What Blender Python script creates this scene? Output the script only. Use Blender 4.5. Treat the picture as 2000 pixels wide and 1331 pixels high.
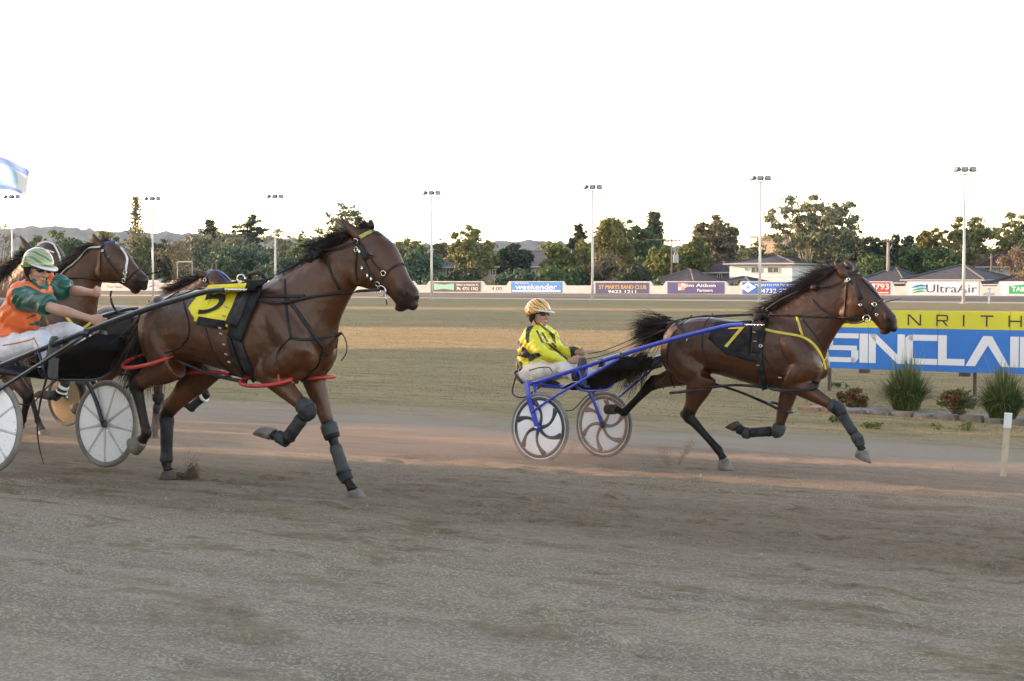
import bpy, bmesh, math, random
import numpy as np
from mathutils import Vector, Matrix
from mathutils.bvhtree import BVHTree
for o in list(bpy.data.objects): bpy.data.objects.remove(o)
SC = bpy.context.scene
COL = SC.collection
R = math.radians
rng = np.random.default_rng(7)
random.seed(7)
# ---------------------------------------------------------------- camera
F = 3000.0; CAM_H = 1.6; PIT = math.atan(120.5/F)
cd = bpy.data.cameras.new('camera'); cd.sensor_width = 36.0; cd.lens = 54.0
cd.clip_start = 0.1; cd.clip_end = 30000
cam = bpy.data.objects.new('camera', cd); COL.objects.link(cam)
cam.location = (0, 0, CAM_H); cam.rotation_euler = (math.pi/2-PIT, 0, 0)
SC.camera = cam
# ---------------------------------------------------------------- world and sun
SUN_AZ = R(20)       # the sun stands to the left, this far beyond square to the view
SUN_EL = R(10)
SUNV = Vector((-math.cos(SUN_AZ)*math.cos(SUN_EL), math.sin(SUN_AZ)*math.cos(SUN_EL), math.sin(SUN_EL)))
world = bpy.data.worlds.new('World'); SC.world = world; world.use_nodes = True
wn = world.node_tree.nodes; wl = world.node_tree.links
sky = wn.new('ShaderNodeTexSky'); sky.sky_type = 'NISHITA'; sky.sun_disc = False
sky.sun_elevation = SUN_EL
sky.sun_rotation = math.atan2(SUNV.x, SUNV.y)
sky.air_density = 0.7; sky.dust_density = 0.3; sky.ozone_density = 1.0; sky.altitude = 30
wb = wn.new('ShaderNodeMix'); wb.data_type = 'RGBA'; wb.blend_type = 'MULTIPLY'; wb.inputs[0].default_value = 1.0
wb.inputs[7].default_value = (1.42, 1.0, .73, 1)        # the camera's white balance for open shade
wl.new(sky.outputs[0], wb.inputs[6]); wl.new(wb.outputs[2], wn['Background'].inputs[0]); wn['Background'].inputs[1].default_value = 0.15
sd = bpy.data.lights.new('sun', 'SUN'); sd.energy = 2.4; sd.angle = R(0.5); sd.color = (1, .60, .36)
sun = bpy.data.objects.new('sun', sd); COL.objects.link(sun)
sun.rotation_euler = SUNV.to_track_quat('Z', 'Y').to_euler()
vs = SC.view_settings; SC.display_settings.display_device = 'sRGB'
vs.view_transform = 'Standard'; vs.look = 'None'; vs.gamma = 1; vs.use_curve_mapping = False
vs.exposure = 2.6
# ---------------------------------------------------------------- geometry of the place
TH = R(33)
TU = np.array([math.cos(TH), -math.sin(TH), 0.0])       # along the track, to the right and nearer
TN = np.array([math.sin(TH), math.cos(TH), 0.0])        # across the track, away
def ground_z(p):
    return np.interp(p, [-40, 0, 3, 14.6, 17.5, 110, 122, 126, 144, 150, 400, 2000], [.42, .42, .37, -.283, -.33, -.30, -.28, -.22, .02, .03, .03, .0])
def gz_at(x, y): return float(ground_z(x*TN[0]+y*TN[1]))
def ray(px, py):
    x = (px-1000)/F; z = -(py-665.5)/F
    return np.array([x, math.cos(PIT)+z*math.sin(PIT), -math.sin(PIT)+z*math.cos(PIT)])
CAMP = np.array([0, 0, CAM_H])
def at_depth(px, py, Y):
    d = ray(px, py); return CAMP+d*(Y/d[1])
def at_p(px, py, p):
    d = ray(px, py); return CAMP+d*(p/(d@TN))
class Frame:
    def __init__(s, O, deg):
        s.O = np.array(O, float); t = R(deg); s.deg = deg
        s.u = np.array([math.cos(t), -math.sin(t), 0]); s.n = np.array([math.sin(t), math.cos(t), 0])
    def loc(s, px, py, yl=0.0):
        d = ray(px, py); t = ((s.O+s.n*yl-CAMP)@s.n)/(d@s.n); P = CAMP+t*d-s.O
        return np.array([P@s.u, P@s.n, P[2]])
    def local(s, P):
        P = np.asarray(P)-s.O; return np.array([P@s.u, P@s.n, P[2]])
    def ldir(s, d): return np.array([d@s.u, d@s.n, d[2]])
    def world(s, q): return s.O+s.u*q[0]+s.n*q[1]+np.array([0, 0, q[2]])
    def place(s, o): o.location = s.O; o.rotation_euler = (0, 0, -R(s.deg))
# ---------------------------------------------------------------- objects
def tag(o, label=None, cat=None, group=None, kind=None):
    if label: o['label'] = label
    if cat: o['category'] = cat
    if group: o['group'] = group
    if kind: o['kind'] = kind
    return o
def empty(name, loc=(0, 0, 0), rz=0.0, label=None, cat=None, group=None):
    o = bpy.data.objects.new(name, None); COL.objects.link(o); o.location = loc; o.rotation_euler = (0, 0, rz)
    o.empty_display_size = .1
    return tag(o, label, cat, group)
def link(name, me, mats=None, parent=None):
    o = bpy.data.objects.new(name, me); COL.objects.link(o)
    if mats is not None:
        for m in (mats if isinstance(mats, (list, tuple)) else [mats]): me.materials.append(m)
    if parent is not None: o.parent = parent
    return o
def np_mesh(name, V, Fc, smooth=False, mi=None):
    me = bpy.data.meshes.new(name)
    V = np.asarray(V, np.float32); 
    if isinstance(Fc, np.ndarray):
        k = Fc.shape[1]; nf = len(Fc)
        me.vertices.add(len(V)); me.vertices.foreach_set('co', V.ravel())
        me.loops.add(nf*k); me.polygons.add(nf)
        me.loops.foreach_set('vertex_index', Fc.astype(np.int32).ravel())
        me.polygons.foreach_set('loop_start', np.arange(0, nf*k, k, dtype=np.int32))
    else:
        me.from_pydata(V.tolist(), [], Fc)
    if mi is not None: me.polygons.foreach_set('material_index', np.asarray(mi, np.int32))
    me.polygons.foreach_set('use_smooth', np.full(len(me.polygons), bool(smooth)))
    me.update(calc_edges=True); me.validate()
    return me
def unit(v):
    v = np.asarray(v, float); l = np.linalg.norm(v); return v/l if l > 1e-9 else v
def spline(pts, k=6):
    P = np.asarray(pts, float)
    if len(P) < 3: return P if k <= 1 else np.array([P[0]+(P[-1]-P[0])*t for t in np.linspace(0, 1, k+1)])
    Q = np.vstack([2*P[0]-P[1], P, 2*P[-1]-P[-2]]); out = []
    for i in range(1, len(Q)-2):
        a, b, c, d = Q[i-1], Q[i], Q[i+1], Q[i+2]
        for t in np.linspace(0, 1, k, endpoint=False):
            out.append(.5*((2*b)+(-a+c)*t+(2*a-5*b+4*c-d)*t*t+(-a+3*b-3*c+d)*t**3))
    out.append(P[-1]); return np.array(out)
class MB:
    def __init__(s): s.v = []; s.f = []; s.m = []
    def add(s, V, Fs, m=0):
        b = len(s.v); s.v.extend([tuple(map(float, q)) for q in V]); s.f.extend([tuple(i+b for i in f) for f in Fs]); s.m.extend([m]*len(Fs))
    def rings(s, rings, m=0, cap=True, closed=False):
        n = len(rings[0]); V = [q for r in rings for q in r]; Fs = []; k = len(rings)
        for i in range(k if closed else k-1):
            j = (i+1) % k
            for a in range(n):
                b = (a+1) % n; Fs.append((i*n+a, i*n+b, j*n+b, j*n+a))
        if cap and not closed:
            Fs.append(tuple(range(n-1, -1, -1))); Fs.append(tuple((k-1)*n+a for a in range(n)))
        s.add(V, Fs, m)
    def tube(s, pts, r, n=8, m=0, cap=True, closed=False, flat=1.0, ref=None):
        P = np.asarray(pts, float); k = len(P)
        rr = np.interp(np.linspace(0, 1, k), np.linspace(0, 1, len(np.atleast_1d(r))), np.atleast_1d(r))
        T = np.gradient(P, axis=0) if not closed else np.roll(P, -1, 0)-np.roll(P, 1, 0)
        up = np.array(ref if ref is not None else (0, 0, 1.0)); t0 = unit(T[0])
        if abs(t0@unit(up)) > .95 and ref is None: up = np.array((1.0, 0, 0))
        N = unit(up-t0*(up@t0)); rings = []
        for i in range(k):
            t = unit(T[i]); 
            if ref is not None: N = np.array(ref, float)
            N = unit(N-t*(N@t)); B = np.cross(t, N)
            rings.append([P[i]+rr[i]*(N*math.cos(a)*flat+B*math.sin(a)) for a in np.linspace(0, 2*math.pi, n, endpoint=False)])
        s.rings(rings, m, cap, closed)
    def box(s, c, size, m=0, rot=None, bev=0.0):
        c = np.asarray(c, float); h = np.asarray(size, float)/2
        V = [np.array((x, y, z))*h for x in (-1, 1) for y in (-1, 1) for z in (-1, 1)]
        if rot is not None: V = [rot@q for q in V]
        s.add([c+q for q in V], [(0, 1, 3, 2), (4, 6, 7, 5), (0, 4, 5, 1), (2, 3, 7, 6), (0, 2, 6, 4), (1, 5, 7, 3)], m)
    def prism(s, poly, d, m=0):
        """closed polygon of 3d points pushed by vector d"""
        P = [np.asarray(q, float) for q in poly]; n = len(P); d = np.asarray(d, float)
        s.add(P+[q+d for q in P], [tuple(range(n-1, -1, -1)), tuple(range(n, 2*n))]+[(i, (i+1) % n, n+(i+1) % n, n+i) for i in range(n)], m)
    def ell(s, c, r, m=0, n=14, k=8, rot=None):
        rings = []
        for i in range(k+1):
            a = math.pi*(i+.12 if i == 0 else (i-.12 if i == k else i))/k
            ring = [np.array((r[0]*math.sin(a)*math.cos(b), r[1]*math.sin(a)*math.sin(b), r[2]*math.cos(a))) for b in np.linspace(0, 2*math.pi, n, endpoint=False)]
            rings.append([np.asarray(c)+(rot@q if rot is not None else q) for q in ring])
        s.rings(rings, m)
    def torus(s, c, axis, Rr, r, m=0, n=20, k=6, e=None, ry=None):
        axis = unit(axis); a = unit(np.cross(axis, (0.13, .31, .94) if e is None else e)); b = np.cross(axis, a)
        ry = Rr if ry is None else ry
        P = [np.asarray(c)+a*Rr*math.cos(t)+b*ry*math.sin(t) for t in np.linspace(0, 2*math.pi, n, endpoint=False)]
        s.tube(P, r, k, m, closed=True, ref=axis)
    def ribbon(s, P, N, w, t, m=0):
        P = np.asarray(P, float); N = np.asarray(N, float); T = np.gradient(P, axis=0); rings = []
        ww = np.interp(np.linspace(0, 1, len(P)), np.linspace(0, 1, len(np.atleast_1d(w))), np.atleast_1d(w))
        for i in range(len(P)):
            tt = unit(T[i]); nn = unit(N[i]-tt*(N[i]@tt)); b = np.cross(tt, nn)*ww[i]/2; h = nn*t/2
            rings.append([P[i]-b-h*.4, P[i]-b*.7+h, P[i]+b*.7+h, P[i]+b-h*.4, P[i]+b*.7-h, P[i]-b*.7-h])
        s.rings(rings, m)
    def mesh(s, name, smooth=False):
        me = bpy.data.meshes.new(name); me.from_pydata(s.v, [], s.f)
        me.polygons.foreach_set('material_index', np.array(s.m, np.int32))
        me.polygons.foreach_set('use_smooth', np.full(len(s.f), bool(smooth)))
        me.update(); return me
    def build(s, name, mats, parent=None, smooth=False, fixn=False):
        me = s.mesh(name, smooth)
        if fixn:
            bm = bmesh.new(); bm.from_mesh(me); bmesh.ops.recalc_face_normals(bm, faces=bm.faces); bm.to_mesh(me); bm.free()
        return link(name, me, mats, parent)
    def fuse(s, name, voxel, it=6, fac=.5, dec=None):
        """voxel union of everything added, smoothed: one continuous surface"""
        me = s.mesh(name); bm = bmesh.new(); bm.from_mesh(me); bmesh.ops.recalc_face_normals(bm, faces=bm.faces); bm.to_mesh(me); bm.free()
        o = bpy.data.objects.new('tmp', me); COL.objects.link(o)
        md = o.modifiers.new('r', 'REMESH'); md.mode = 'VOXEL'; md.voxel_size = voxel; md.use_smooth_shade = True
        if it: md = o.modifiers.new('s', 'SMOOTH'); md.iterations = it; md.factor = fac
        if dec: md = o.modifiers.new('d', 'DECIMATE'); md.ratio = dec
        dg = bpy.context.evaluated_depsgraph_get(); dg.update()
        m2 = bpy.data.meshes.new_from_object(o.evaluated_get(dg), depsgraph=dg); m2.name = name
        bpy.data.objects.remove(o); bpy.data.meshes.remove(me)
        m2.polygons.foreach_set('use_smooth', np.full(len(m2.polygons), True)); m2.materials.clear(); m2.update()
        return m2
def verts(me):
    a = np.empty(len(me.vertices)*3, np.float32); me.vertices.foreach_get('co', a); return a.reshape(-1, 3)
def set_verts(me, V): me.vertices.foreach_set('co', np.asarray(V, np.float32).ravel()); me.update()
def bvh_of(me):
    V = verts(me); return BVHTree.FromPolygons([tuple(q) for q in V], [tuple(p.vertices) for p in me.polygons])
def vattr(me, name, val):
    a = me.attributes.new(name, 'FLOAT', 'POINT'); a.data.foreach_set('value', np.asarray(val, np.float32))
def sstep(a, b, x):
    t = np.clip((np.asarray(x, float)-a)/(b-a), 0, 1); return t*t*(3-2*t)
def vnoise(x, y, seed=0):
    """smooth value noise on a lattice, vectorised"""
    g = np.random.default_rng(seed).random((256, 256)); xi = np.floor(x).astype(int); yi = np.floor(y).astype(int)
    fx = x-xi; fy = y-yi; fx = fx*fx*(3-2*fx); fy = fy*fy*(3-2*fy); a = xi & 255; b = yi & 255; c = (xi+1) & 255; d = (yi+1) & 255
    return (g[a, b]*(1-fx)+g[c, b]*fx)*(1-fy)+(g[a, d]*(1-fx)+g[c, d]*fx)*fy
# ---------------------------------------------------------------- materials
MATS = {}
class NT:
    def __init__(s, m): s.t = m.node_tree; s.n = s.t.nodes; s.l = s.t.links
    def new(s, k, **kw):
        a = s.n.new(k)
        for x, y in kw.items(): setattr(a, x, y)
        return a
    def noise(s, vec, scale, detail=4, rough=.55, out='Fac'):
        a = s.new('ShaderNodeTexNoise'); a.inputs['Scale'].default_value = scale; a.inputs['Detail'].default_value = detail; a.inputs['Roughness'].default_value = rough
        if vec is not None: s.l.new(vec, a.inputs['Vector'])
        return a.outputs[out]
    def ramp(s, fac, stops):
        a = s.new('ShaderNodeValToRGB'); e = a.color_ramp.elements
        while len(e) < len(stops): e.new(.5)
        for q, (p, c) in zip(e, stops):
            q.position = p; q.color = (c if len(c) == 4 else (*c, 1)) if not isinstance(c, (int, float)) else (c, c, c, 1)
        s.l.new(fac, a.inputs[0]); return a.outputs[0]
    def mix(s, fac, a, b, blend='MIX'):
        q = s.new('ShaderNodeMix', data_type='RGBA', blend_type=blend)
        for sock, val in ((q.inputs[0], fac), (q.inputs[6], a), (q.inputs[7], b)):
            if hasattr(val, 'is_linked'): s.l.new(val, sock)
            elif isinstance(val, (int, float)): sock.default_value = val
            else: sock.default_value = (*val, 1) if len(val) == 3 else val
        return q.outputs[2]
    def math(s, op, a, b=0.0, c=0.0):
        q = s.new('ShaderNodeMath', operation=op)
        for i, val in enumerate((a, b, c)):
            if hasattr(val, 'is_linked'): s.l.new(val, q.inputs[i])
            else: q.inputs[i].default_value = val
        return q.outputs[0]
    def mapr(s, vec, scale=(1, 1, 1), rot=(0, 0, 0)):
        q = s.new('ShaderNodeMapping'); q.inputs['Scale'].default_value = scale; q.inputs['Rotation'].default_value = rot
        s.l.new(vec, q.inputs[0]); return q.outputs[0]
def mat(name, c, rough=.6, metal=0.0, spec=.5, c2=None, ns=8.0, bump=0.0, bs=60.0, nd=4, lo=.35, hi=.65, stretch=(1, 1, 1), sheen=0.0, coat=0.0, trans=0.0, rvar=0.0):
    if name in MATS: return MATS[name]
    m = bpy.data.materials.new(name); m.use_nodes = True; MATS[name] = m; t = NT(m); b = t.n['Principled BSDF']
    b.inputs['Roughness'].default_value = rough; b.inputs['Metallic'].default_value = metal; b.inputs['Specular IOR Level'].default_value = spec
    b.inputs['Base Color'].default_value = (*c, 1); b.inputs['Coat Weight'].default_value = coat
    b.inputs['Sheen Weight'].default_value = sheen
    tc = t.new('ShaderNodeTexCoord').outputs['Object']; v = t.mapr(tc, stretch)
    if c2 is not None:
        f = t.noise(v, ns, nd); f = t.ramp(f, [(lo, 0.0), (hi, 1.0)])
        t.l.new(t.mix(f, c, c2), b.inputs['Base Color'])
    if rvar:
        r_ = t.noise(v, ns*2, 3); t.l.new(t.math('MULTIPLY_ADD', r_, rvar*2, rough-rvar), b.inputs['Roughness'])
    if bump:
        q = t.new('ShaderNodeBump'); q.inputs['Strength'].default_value = bump; q.inputs['Distance'].default_value = .01
        t.l.new(t.noise(v, bs, 4), q.inputs['Height']); t.l.new(q.outputs[0], b.inputs['Normal'])
    return m
FRACK = {}
def text_mesh(body, size=1.0, spacing=1.0, align='CENTER'):
    """flat lettering as (verts Nx2, faces) in units where capitals are about 'size' high"""
    cu = bpy.data.curves.new('t', 'FONT'); cu.body = body; cu.size = size/.72; cu.space_character = spacing; cu.align_x = align; cu.resolution_u = 3
    o = bpy.data.objects.new('t', cu); COL.objects.link(o); dg = bpy.context.evaluated_depsgraph_get(); dg.update()
    me = bpy.data.meshes.new_from_object(o.evaluated_get(dg)); V = verts(me)[:, :2].copy(); Fs = [tuple(p.vertices) for p in me.polygons]
    bpy.data.objects.remove(o); bpy.data.meshes.remove(me); return V, Fs
def put_text(mb, body, O, ex, ez, w=None, h=1.0, m=0, off=None, bold=0.0, spacing=1.0):
    """text centred at O, along ex, upward ez; squeezed to width w and height h"""
    V, Fs = text_mesh(body, 1.0, spacing)
    if len(V) == 0: return
    lo = V.min(0); hi = V.max(0); c = (lo+hi)/2; sx = (w/(hi[0]-lo[0])) if w else h/(hi[1]-lo[1]); sz = h/(hi[1]-lo[1])
    O = np.asarray(O, float); ex = unit(ex); ez = unit(ez); nrm = np.cross(ex, ez)
    for k in ((0,) if not bold else (-bold, bold)):
        mb.add([O+ex*((x-c[0])*sx+k)+ez*((y-c[1])*sz)+nrm*(off or 0)+nrm*(0.0004 if k > 0 else 0) for x, y in V], Fs, m)
# ================================================================ the ground
def ground_hit(px, py):
    d = ray(px, py); z = -.2
    for _ in range(12):
        t = (z-CAM_H)/d[2]; P = CAMP+d*t; z = gz_at(P[0], P[1])
    return np.array([P[0], P[1], z])
def dirt_material():
    m = bpy.data.materials.new('track_and_grass'); m.use_nodes = True; t = NT(m); b = t.n['Principled BSDF']
    pos = t.new('ShaderNodeNewGeometry').outputs['Position']
    rot = t.new('ShaderNodeVectorRotate', rotation_type='Z_AXIS'); rot.inputs['Angle'].default_value = TH
    t.l.new(pos, rot.inputs['Vector']); v = rot.outputs[0]          # x along the track, y across it
    sx = t.new('ShaderNodeSeparateXYZ'); t.l.new(v, sx.inputs[0]); p = sx.outputs['Y']
    streak = t.noise(t.mapr(v, (.16, 2.6, 1)), 1.0, 6, .62)
    streak2 = t.noise(t.mapr(v, (.5, 9.0, 1)), 1.0, 4, .6)
    patch = t.noise(t.mapr(v, (.5, .9, 1)), 1.3, 5, .6)
    clod = t.noise(v, 14.0, 5, .65)
    grit = t.noise(v, 120.0, 3, .7)
    vor = t.new('ShaderNodeTexVoronoi'); vor.inputs['Scale'].default_value = 100.0; t.l.new(v, vor.inputs['Vector'])
    vsep = t.new('ShaderNodeSeparateColor'); t.l.new(vor.outputs['Color'], vsep.inputs[0]); cell = vsep.outputs[0]
    # track dirt
    soft = t.noise(t.mapr(v, (.10, .55, 1)), 1.0, 5, .55)
    d1 = t.mix(t.ramp(soft, [(.38, 0), (.62, 1)]), (0.276, 0.230, 0.164), (0.218, 0.177, 0.120))
    d1 = t.mix(t.math('MULTIPLY', t.ramp(streak, [(.44, 0), (.58, 1)]), 1.0), d1, (0.160, 0.126, 0.084))
    d1 = t.mix(t.math('MULTIPLY', t.ramp(streak2, [(.52, 0), (.70, 1)]), .6), d1, (0.145, 0.112, 0.072))
    d1 = t.mix(t.math('MULTIPLY', t.ramp(patch, [(.53, 0), (.66, 1)]), .75), d1, (0.179, 0.143, 0.076))
    d1 = t.mix(t.math('MULTIPLY', t.ramp(clod, [(.55, 0), (.70, 1)]), .75), d1, (0.126, 0.099, 0.056))
    d1 = t.mix(t.math('MULTIPLY', t.ramp(cell, [(.55, 0), (.92, 1)]), .65), d1, (0.407, 0.363, 0.280))
    d1 = t.mix(t.math('MULTIPLY', t.ramp(grit, [(.32, 1), (.47, 0)]), .75), d1, (0.102, 0.081, 0.053))
    dug = t.noise(t.mapr(v, (.8, 1.7, 1)), 1.9, 6, .68)
    d1 = t.mix(t.math('MULTIPLY', t.ramp(dug, [(.525, 0), (.61, 1)]), .85), d1, t.mix(t.ramp(clod, [(.42, 0), (.60, 1)]), (0.163, 0.123, 0.057), (0.084, 0.063, 0.031)))
    lane = t.math('ADD', p, t.math('MULTIPLY', t.math('SUBTRACT', soft, .5), 3.0))
    d1 = t.mix(t.math('MULTIPLY', t.ramp(t.math('MULTIPLY', lane, .05), [(.33, 0), (.40, 1), (.47, 1), (.56, 0)]), .55), d1, t.mix(t.ramp(clod, [(.4, 0), (.65, 1)]), (0.145, 0.106, 0.065), (0.084, 0.060, 0.034)))
    near = t.ramp(t.math('MULTIPLY_ADD', patch, .25, t.math('MULTIPLY', p, .1)), [(.42, 1), (.95, 0)])
    d1 = t.mix(t.math('MULTIPLY', near, .45), d1, t.mix(cell, (0.228, 0.202, 0.156), (0.369, 0.336, 0.268)))
    # redder, drier strip towards the inside
    red = t.mix(t.ramp(streak2, [(.35, 0), (.7, 1)]), (0.277, 0.192, 0.133), (0.207, 0.140, 0.098))
    red = t.mix(t.math('MULTIPLY', t.ramp(cell, [(.5, 0), (.95, 1)]), .4), red, (0.370, 0.296, 0.224))
    pw = t.math('ADD', p, t.math('MULTIPLY', t.math('SUBTRACT', streak, .5), 5.0))
    c = t.mix(t.math('MULTIPLY', t.ramp(t.math('MULTIPLY', pw, 1/20), [(.50, 0), (.68, 1)]), .75), d1, red)
    verge = t.mix(t.ramp(grit, [(.35, 0), (.65, 1)]), (0.238, 0.192, 0.147), (0.334, 0.280, 0.217))
    c = t.mix(t.ramp(t.math('MULTIPLY', pw, 1/20), [(.72, 0), (.82, 1)]), c, verge)
    # dry grass
    ga = t.noise(t.mapr(v, (.35, .8, 1)), 1.0, 6, .65); gb = t.noise(t.mapr(v, (.09, .22, 1)), 1.0, 4, .6); gc = t.noise(t.mapr(v, (3.0, 5.0, 1)), 2.0, 4, .7)
    g = t.mix(t.ramp(ga, [(.35, 0), (.66, 1)]), (0.317, 0.238, 0.119), (0.248, 0.201, 0.101))
    g = t.mix(t.math('MULTIPLY', t.ramp(gb, [(.44, 0), (.62, 1)]), .55), g, (0.198, 0.168, 0.079))
    gd = t.noise(t.mapr(v, (.9, 4.5, 1)), 1.0, 6, .7)
    g = t.mix(t.math('MULTIPLY', t.ramp(gd, [(.50, 0), (.62, 1)]), .85), g, (0.152, 0.123, 0.058))
    g = t.mix(t.math('MULTIPLY', t.ramp(gc, [(.54, 0), (.70, 1)]), .6), g, (0.133, 0.098, 0.050))
    g = t.mix(t.math('MULTIPLY', t.ramp(gc, [(.30, 1), (.44, 0)]), .5), g, (0.414, 0.320, 0.180))
    pg = t.math('ADD', p, t.math('MULTIPLY', t.math('SUBTRACT', ga, .5), 5.0))
    c = t.mix(t.ramp(t.math('MULTIPLY', pg, 1/40), [(.415, 0), (.47, 1)]), c, g)
    far = t.math('MULTIPLY', p, 1/200)
    track2 = t.mix(streak, (.135, .115, .094), (.185, .162, .134))
    c = t.mix(t.ramp(far, [(.596, 0), (.600, 1)]), c, (0.511, 0.396, 0.274))
    c = t.mix(t.ramp(far, [(.618, 0), (.626, 1)]), c, track2)
    c = t.mix(t.ramp(far, [(.722, 0), (.726, 1)]), c, (0.142, 0.126, 0.049))
    t.l.new(c, b.inputs['Base Color']); b.inputs['Roughness'].default_value = .95; b.inputs['Specular IOR Level'].default_value = .15
    h = t.math('ADD', t.math('MULTIPLY', grit, .5), t.math('MULTIPLY', clod, 1.0))
    h = t.math('ADD', h, t.math('MULTIPLY', cell, .35))
    q = t.new('ShaderNodeBump'); q.inputs['Strength'].default_value = .8; q.inputs['Distance'].default_value = .014
    t.l.new(h, q.inputs['Height']); t.l.new(q.outputs[0], b.inputs['Normal'])
    return m
def build_ground():
    def axis(a, b, st, out, far):
        x = list(np.arange(a, b, st)); s = st
        while x[-1] < far: s *= out; x.append(x[-1]+s)
        s = st; y = [a]
        while y[-1] > -far: s *= out; y.append(y[-1]-s)
        return np.array(sorted(set(np.round(y+x, 4))))
    ts = axis(-9, 8.5, .05, 1.35, 3400); ps = axis(2.6, 16.5, .05, 1.22, 3400)
    ps = np.array(sorted(set(list(ps)+[17.5, 110, 119, 122, 124, 126, 144, 150]))); ps = ps[ps > -3400]
    T, P = np.meshgrid(ts, ps, indexing='ij')
    Z = ground_z(P)
    k = sstep(2.0, 3.2, P)*(1-sstep(15, 17, P))*(1-sstep(8, 9.5, np.abs(T)))
    Z = Z+k*((vnoise(T*.5, P*4, 1)-.5)*.022+(vnoise(T*2.2, P*6, 2)-.5)*.018+(vnoise(T*7, P*9, 3)-.5)*.014+(vnoise(T*15, P*15, 4)-.5)*.012)
    r = np.random.default_rng(3)
    for _ in range(420):                                              # hoof marks
        a, c = r.uniform(-9, 8.5), r.uniform(2.8, 13.5); w = r.uniform(.05, .10); dpt = r.uniform(.016, .045)
        i0, i1 = np.searchsorted(ts, [a-.5, a+.5]); j0, j1 = np.searchsorted(ps, [c-.4, c+.4])
        A = T[i0:i1, j0:j1]-a; B = P[i0:i1, j0:j1]-c; d2 = (A/(w*1.7))**2+(B/w)**2
        Z[i0:i1, j0:j1] += -dpt*np.exp(-d2)+dpt*.8*np.exp(-((A+w*2.2)/(w*1.2))**2-(B/(w*1.2))**2)
    V = TU*T[..., None]+TN*P[..., None]; V[..., 2] = Z
    n, m = T.shape; I = np.arange(n*m).reshape(n, m)
    Fc = np.stack([I[:-1, :-1], I[1:, :-1], I[1:, 1:], I[:-1, 1:]], -1).reshape(-1, 4)
    me = np_mesh('ground', V.reshape(-1, 3), Fc, True)
    tag(link('ground', me, dirt_material()), kind='structure')
build_ground()
# loose clods and grit on the track
def build_clods():
    r = np.random.default_rng(11); V = []; Fc = []; base = np.array([(1, 0, -.3), (-.5, .87, -.3), (-.5, -.87, -.3), (0, 0, .9), (.3, .2, .8)])
    tet = [(0, 1, 3), (1, 2, 3), (2, 0, 3), (0, 2, 1)]
    for i in range(9000):
        p = 2.6+12.5*r.random()**1.5; t = r.uniform(-8.5, 8); s = r.uniform(.002, .006)*(1+1.4*(r.random() < .05))
        c = TU*t+TN*p; c[2] = ground_z(p)+s*.3+.004
        a = r.uniform(0, 6.28); q = base[:4]*s*r.uniform(.6, 1.3, (4, 3)); q = np.c_[q[:, 0]*math.cos(a)-q[:, 1]*math.sin(a), q[:, 0]*math.sin(a)+q[:, 1]*math.cos(a), q[:, 2]]
        b = len(V); V.extend(q+c); Fc.extend([(x+b, y+b, z+b) for x, y, z in tet])
    m = mat('grit', (.30, .265, .21), .95, spec=.1, c2=(.20, .165, .12), ns=1.2)
    tag(link('loose_grit', np_mesh('loose_grit', V, np.array(Fc)), m), 'loose grit and small clods lying on the track dirt', 'grit', kind='stuff')
build_clods()
def build_grass():
    r = np.random.default_rng(12); n = 110000
    p = 16.2+44*r.random(n)**1.8; x = r.uniform(-.36, .36, n)
    # spread inside the wedge that the camera sees
    Y = p/(x*TN[0]+TN[1]); X = x*Y
    keep = r.random(n) < sstep(17.6, 22.5, p)*.75; X, Y, p = X[keep], Y[keep], p[keep]; n = len(p)
    h = r.uniform(.010, .028, n)*(1+p/60); w = r.uniform(.003, .008, n)*(1+p/30); a = r.uniform(0, 6.28, n); lean = r.normal(0, .03, (n, 2))
    Z = ground_z(p); B = np.c_[X, Y, Z-.005]; D = np.c_[np.cos(a)*w, np.sin(a)*w, np.zeros(n)]
    Tp = B+np.c_[lean, h]
    V = np.stack([B-D, B+D, Tp], 1).reshape(-1, 3); Fc = np.arange(n*3).reshape(-1, 3)
    m = leaf_mat('dry_grass', (.33, .255, .14), (.23, .20, .10), .12)
    tag(link('grass', np_mesh('grass', V, Fc), m), 'short dry straw coloured grass of the infield', 'grass', kind='stuff')
def leaf_mat(name, c, c2, tr=.22, c3=None):
    if name in MATS: return MATS[name]
    m = bpy.data.materials.new(name); m.use_nodes = True; MATS[name] = m; t = NT(m); b = t.n['Principled BSDF']
    ri = t.new('ShaderNodeNewGeometry').outputs['Random Per Island']
    pos = t.new('ShaderNodeNewGeometry').outputs['Position']
    f = t.math('ADD', t.math('MULTIPLY_ADD', ri, .36, .12), t.math('MULTIPLY', t.noise(pos, .55, 3), .55))
    col = t.ramp(f, [(.25, c2), (.55, c), (.85, c3 or tuple(min(1, q*1.35) for q in c))])
    t.l.new(col, b.inputs['Base Color']); b.inputs['Roughness'].default_value = .65; b.inputs['Specular IOR Level'].default_value = .25
    ts = t.new('ShaderNodeBsdfTranslucent'); t.l.new(col, ts.inputs[0]); mx = t.new('ShaderNodeMixShader'); mx.inputs[0].default_value = tr
    out = t.n['Material Output']; t.l.new(b.outputs[0], mx.inputs[1]); t.l.new(ts.outputs[0], mx.inputs[2]); t.l.new(mx.outputs[0], out.inputs[0])
    return m
build_grass()
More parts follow.
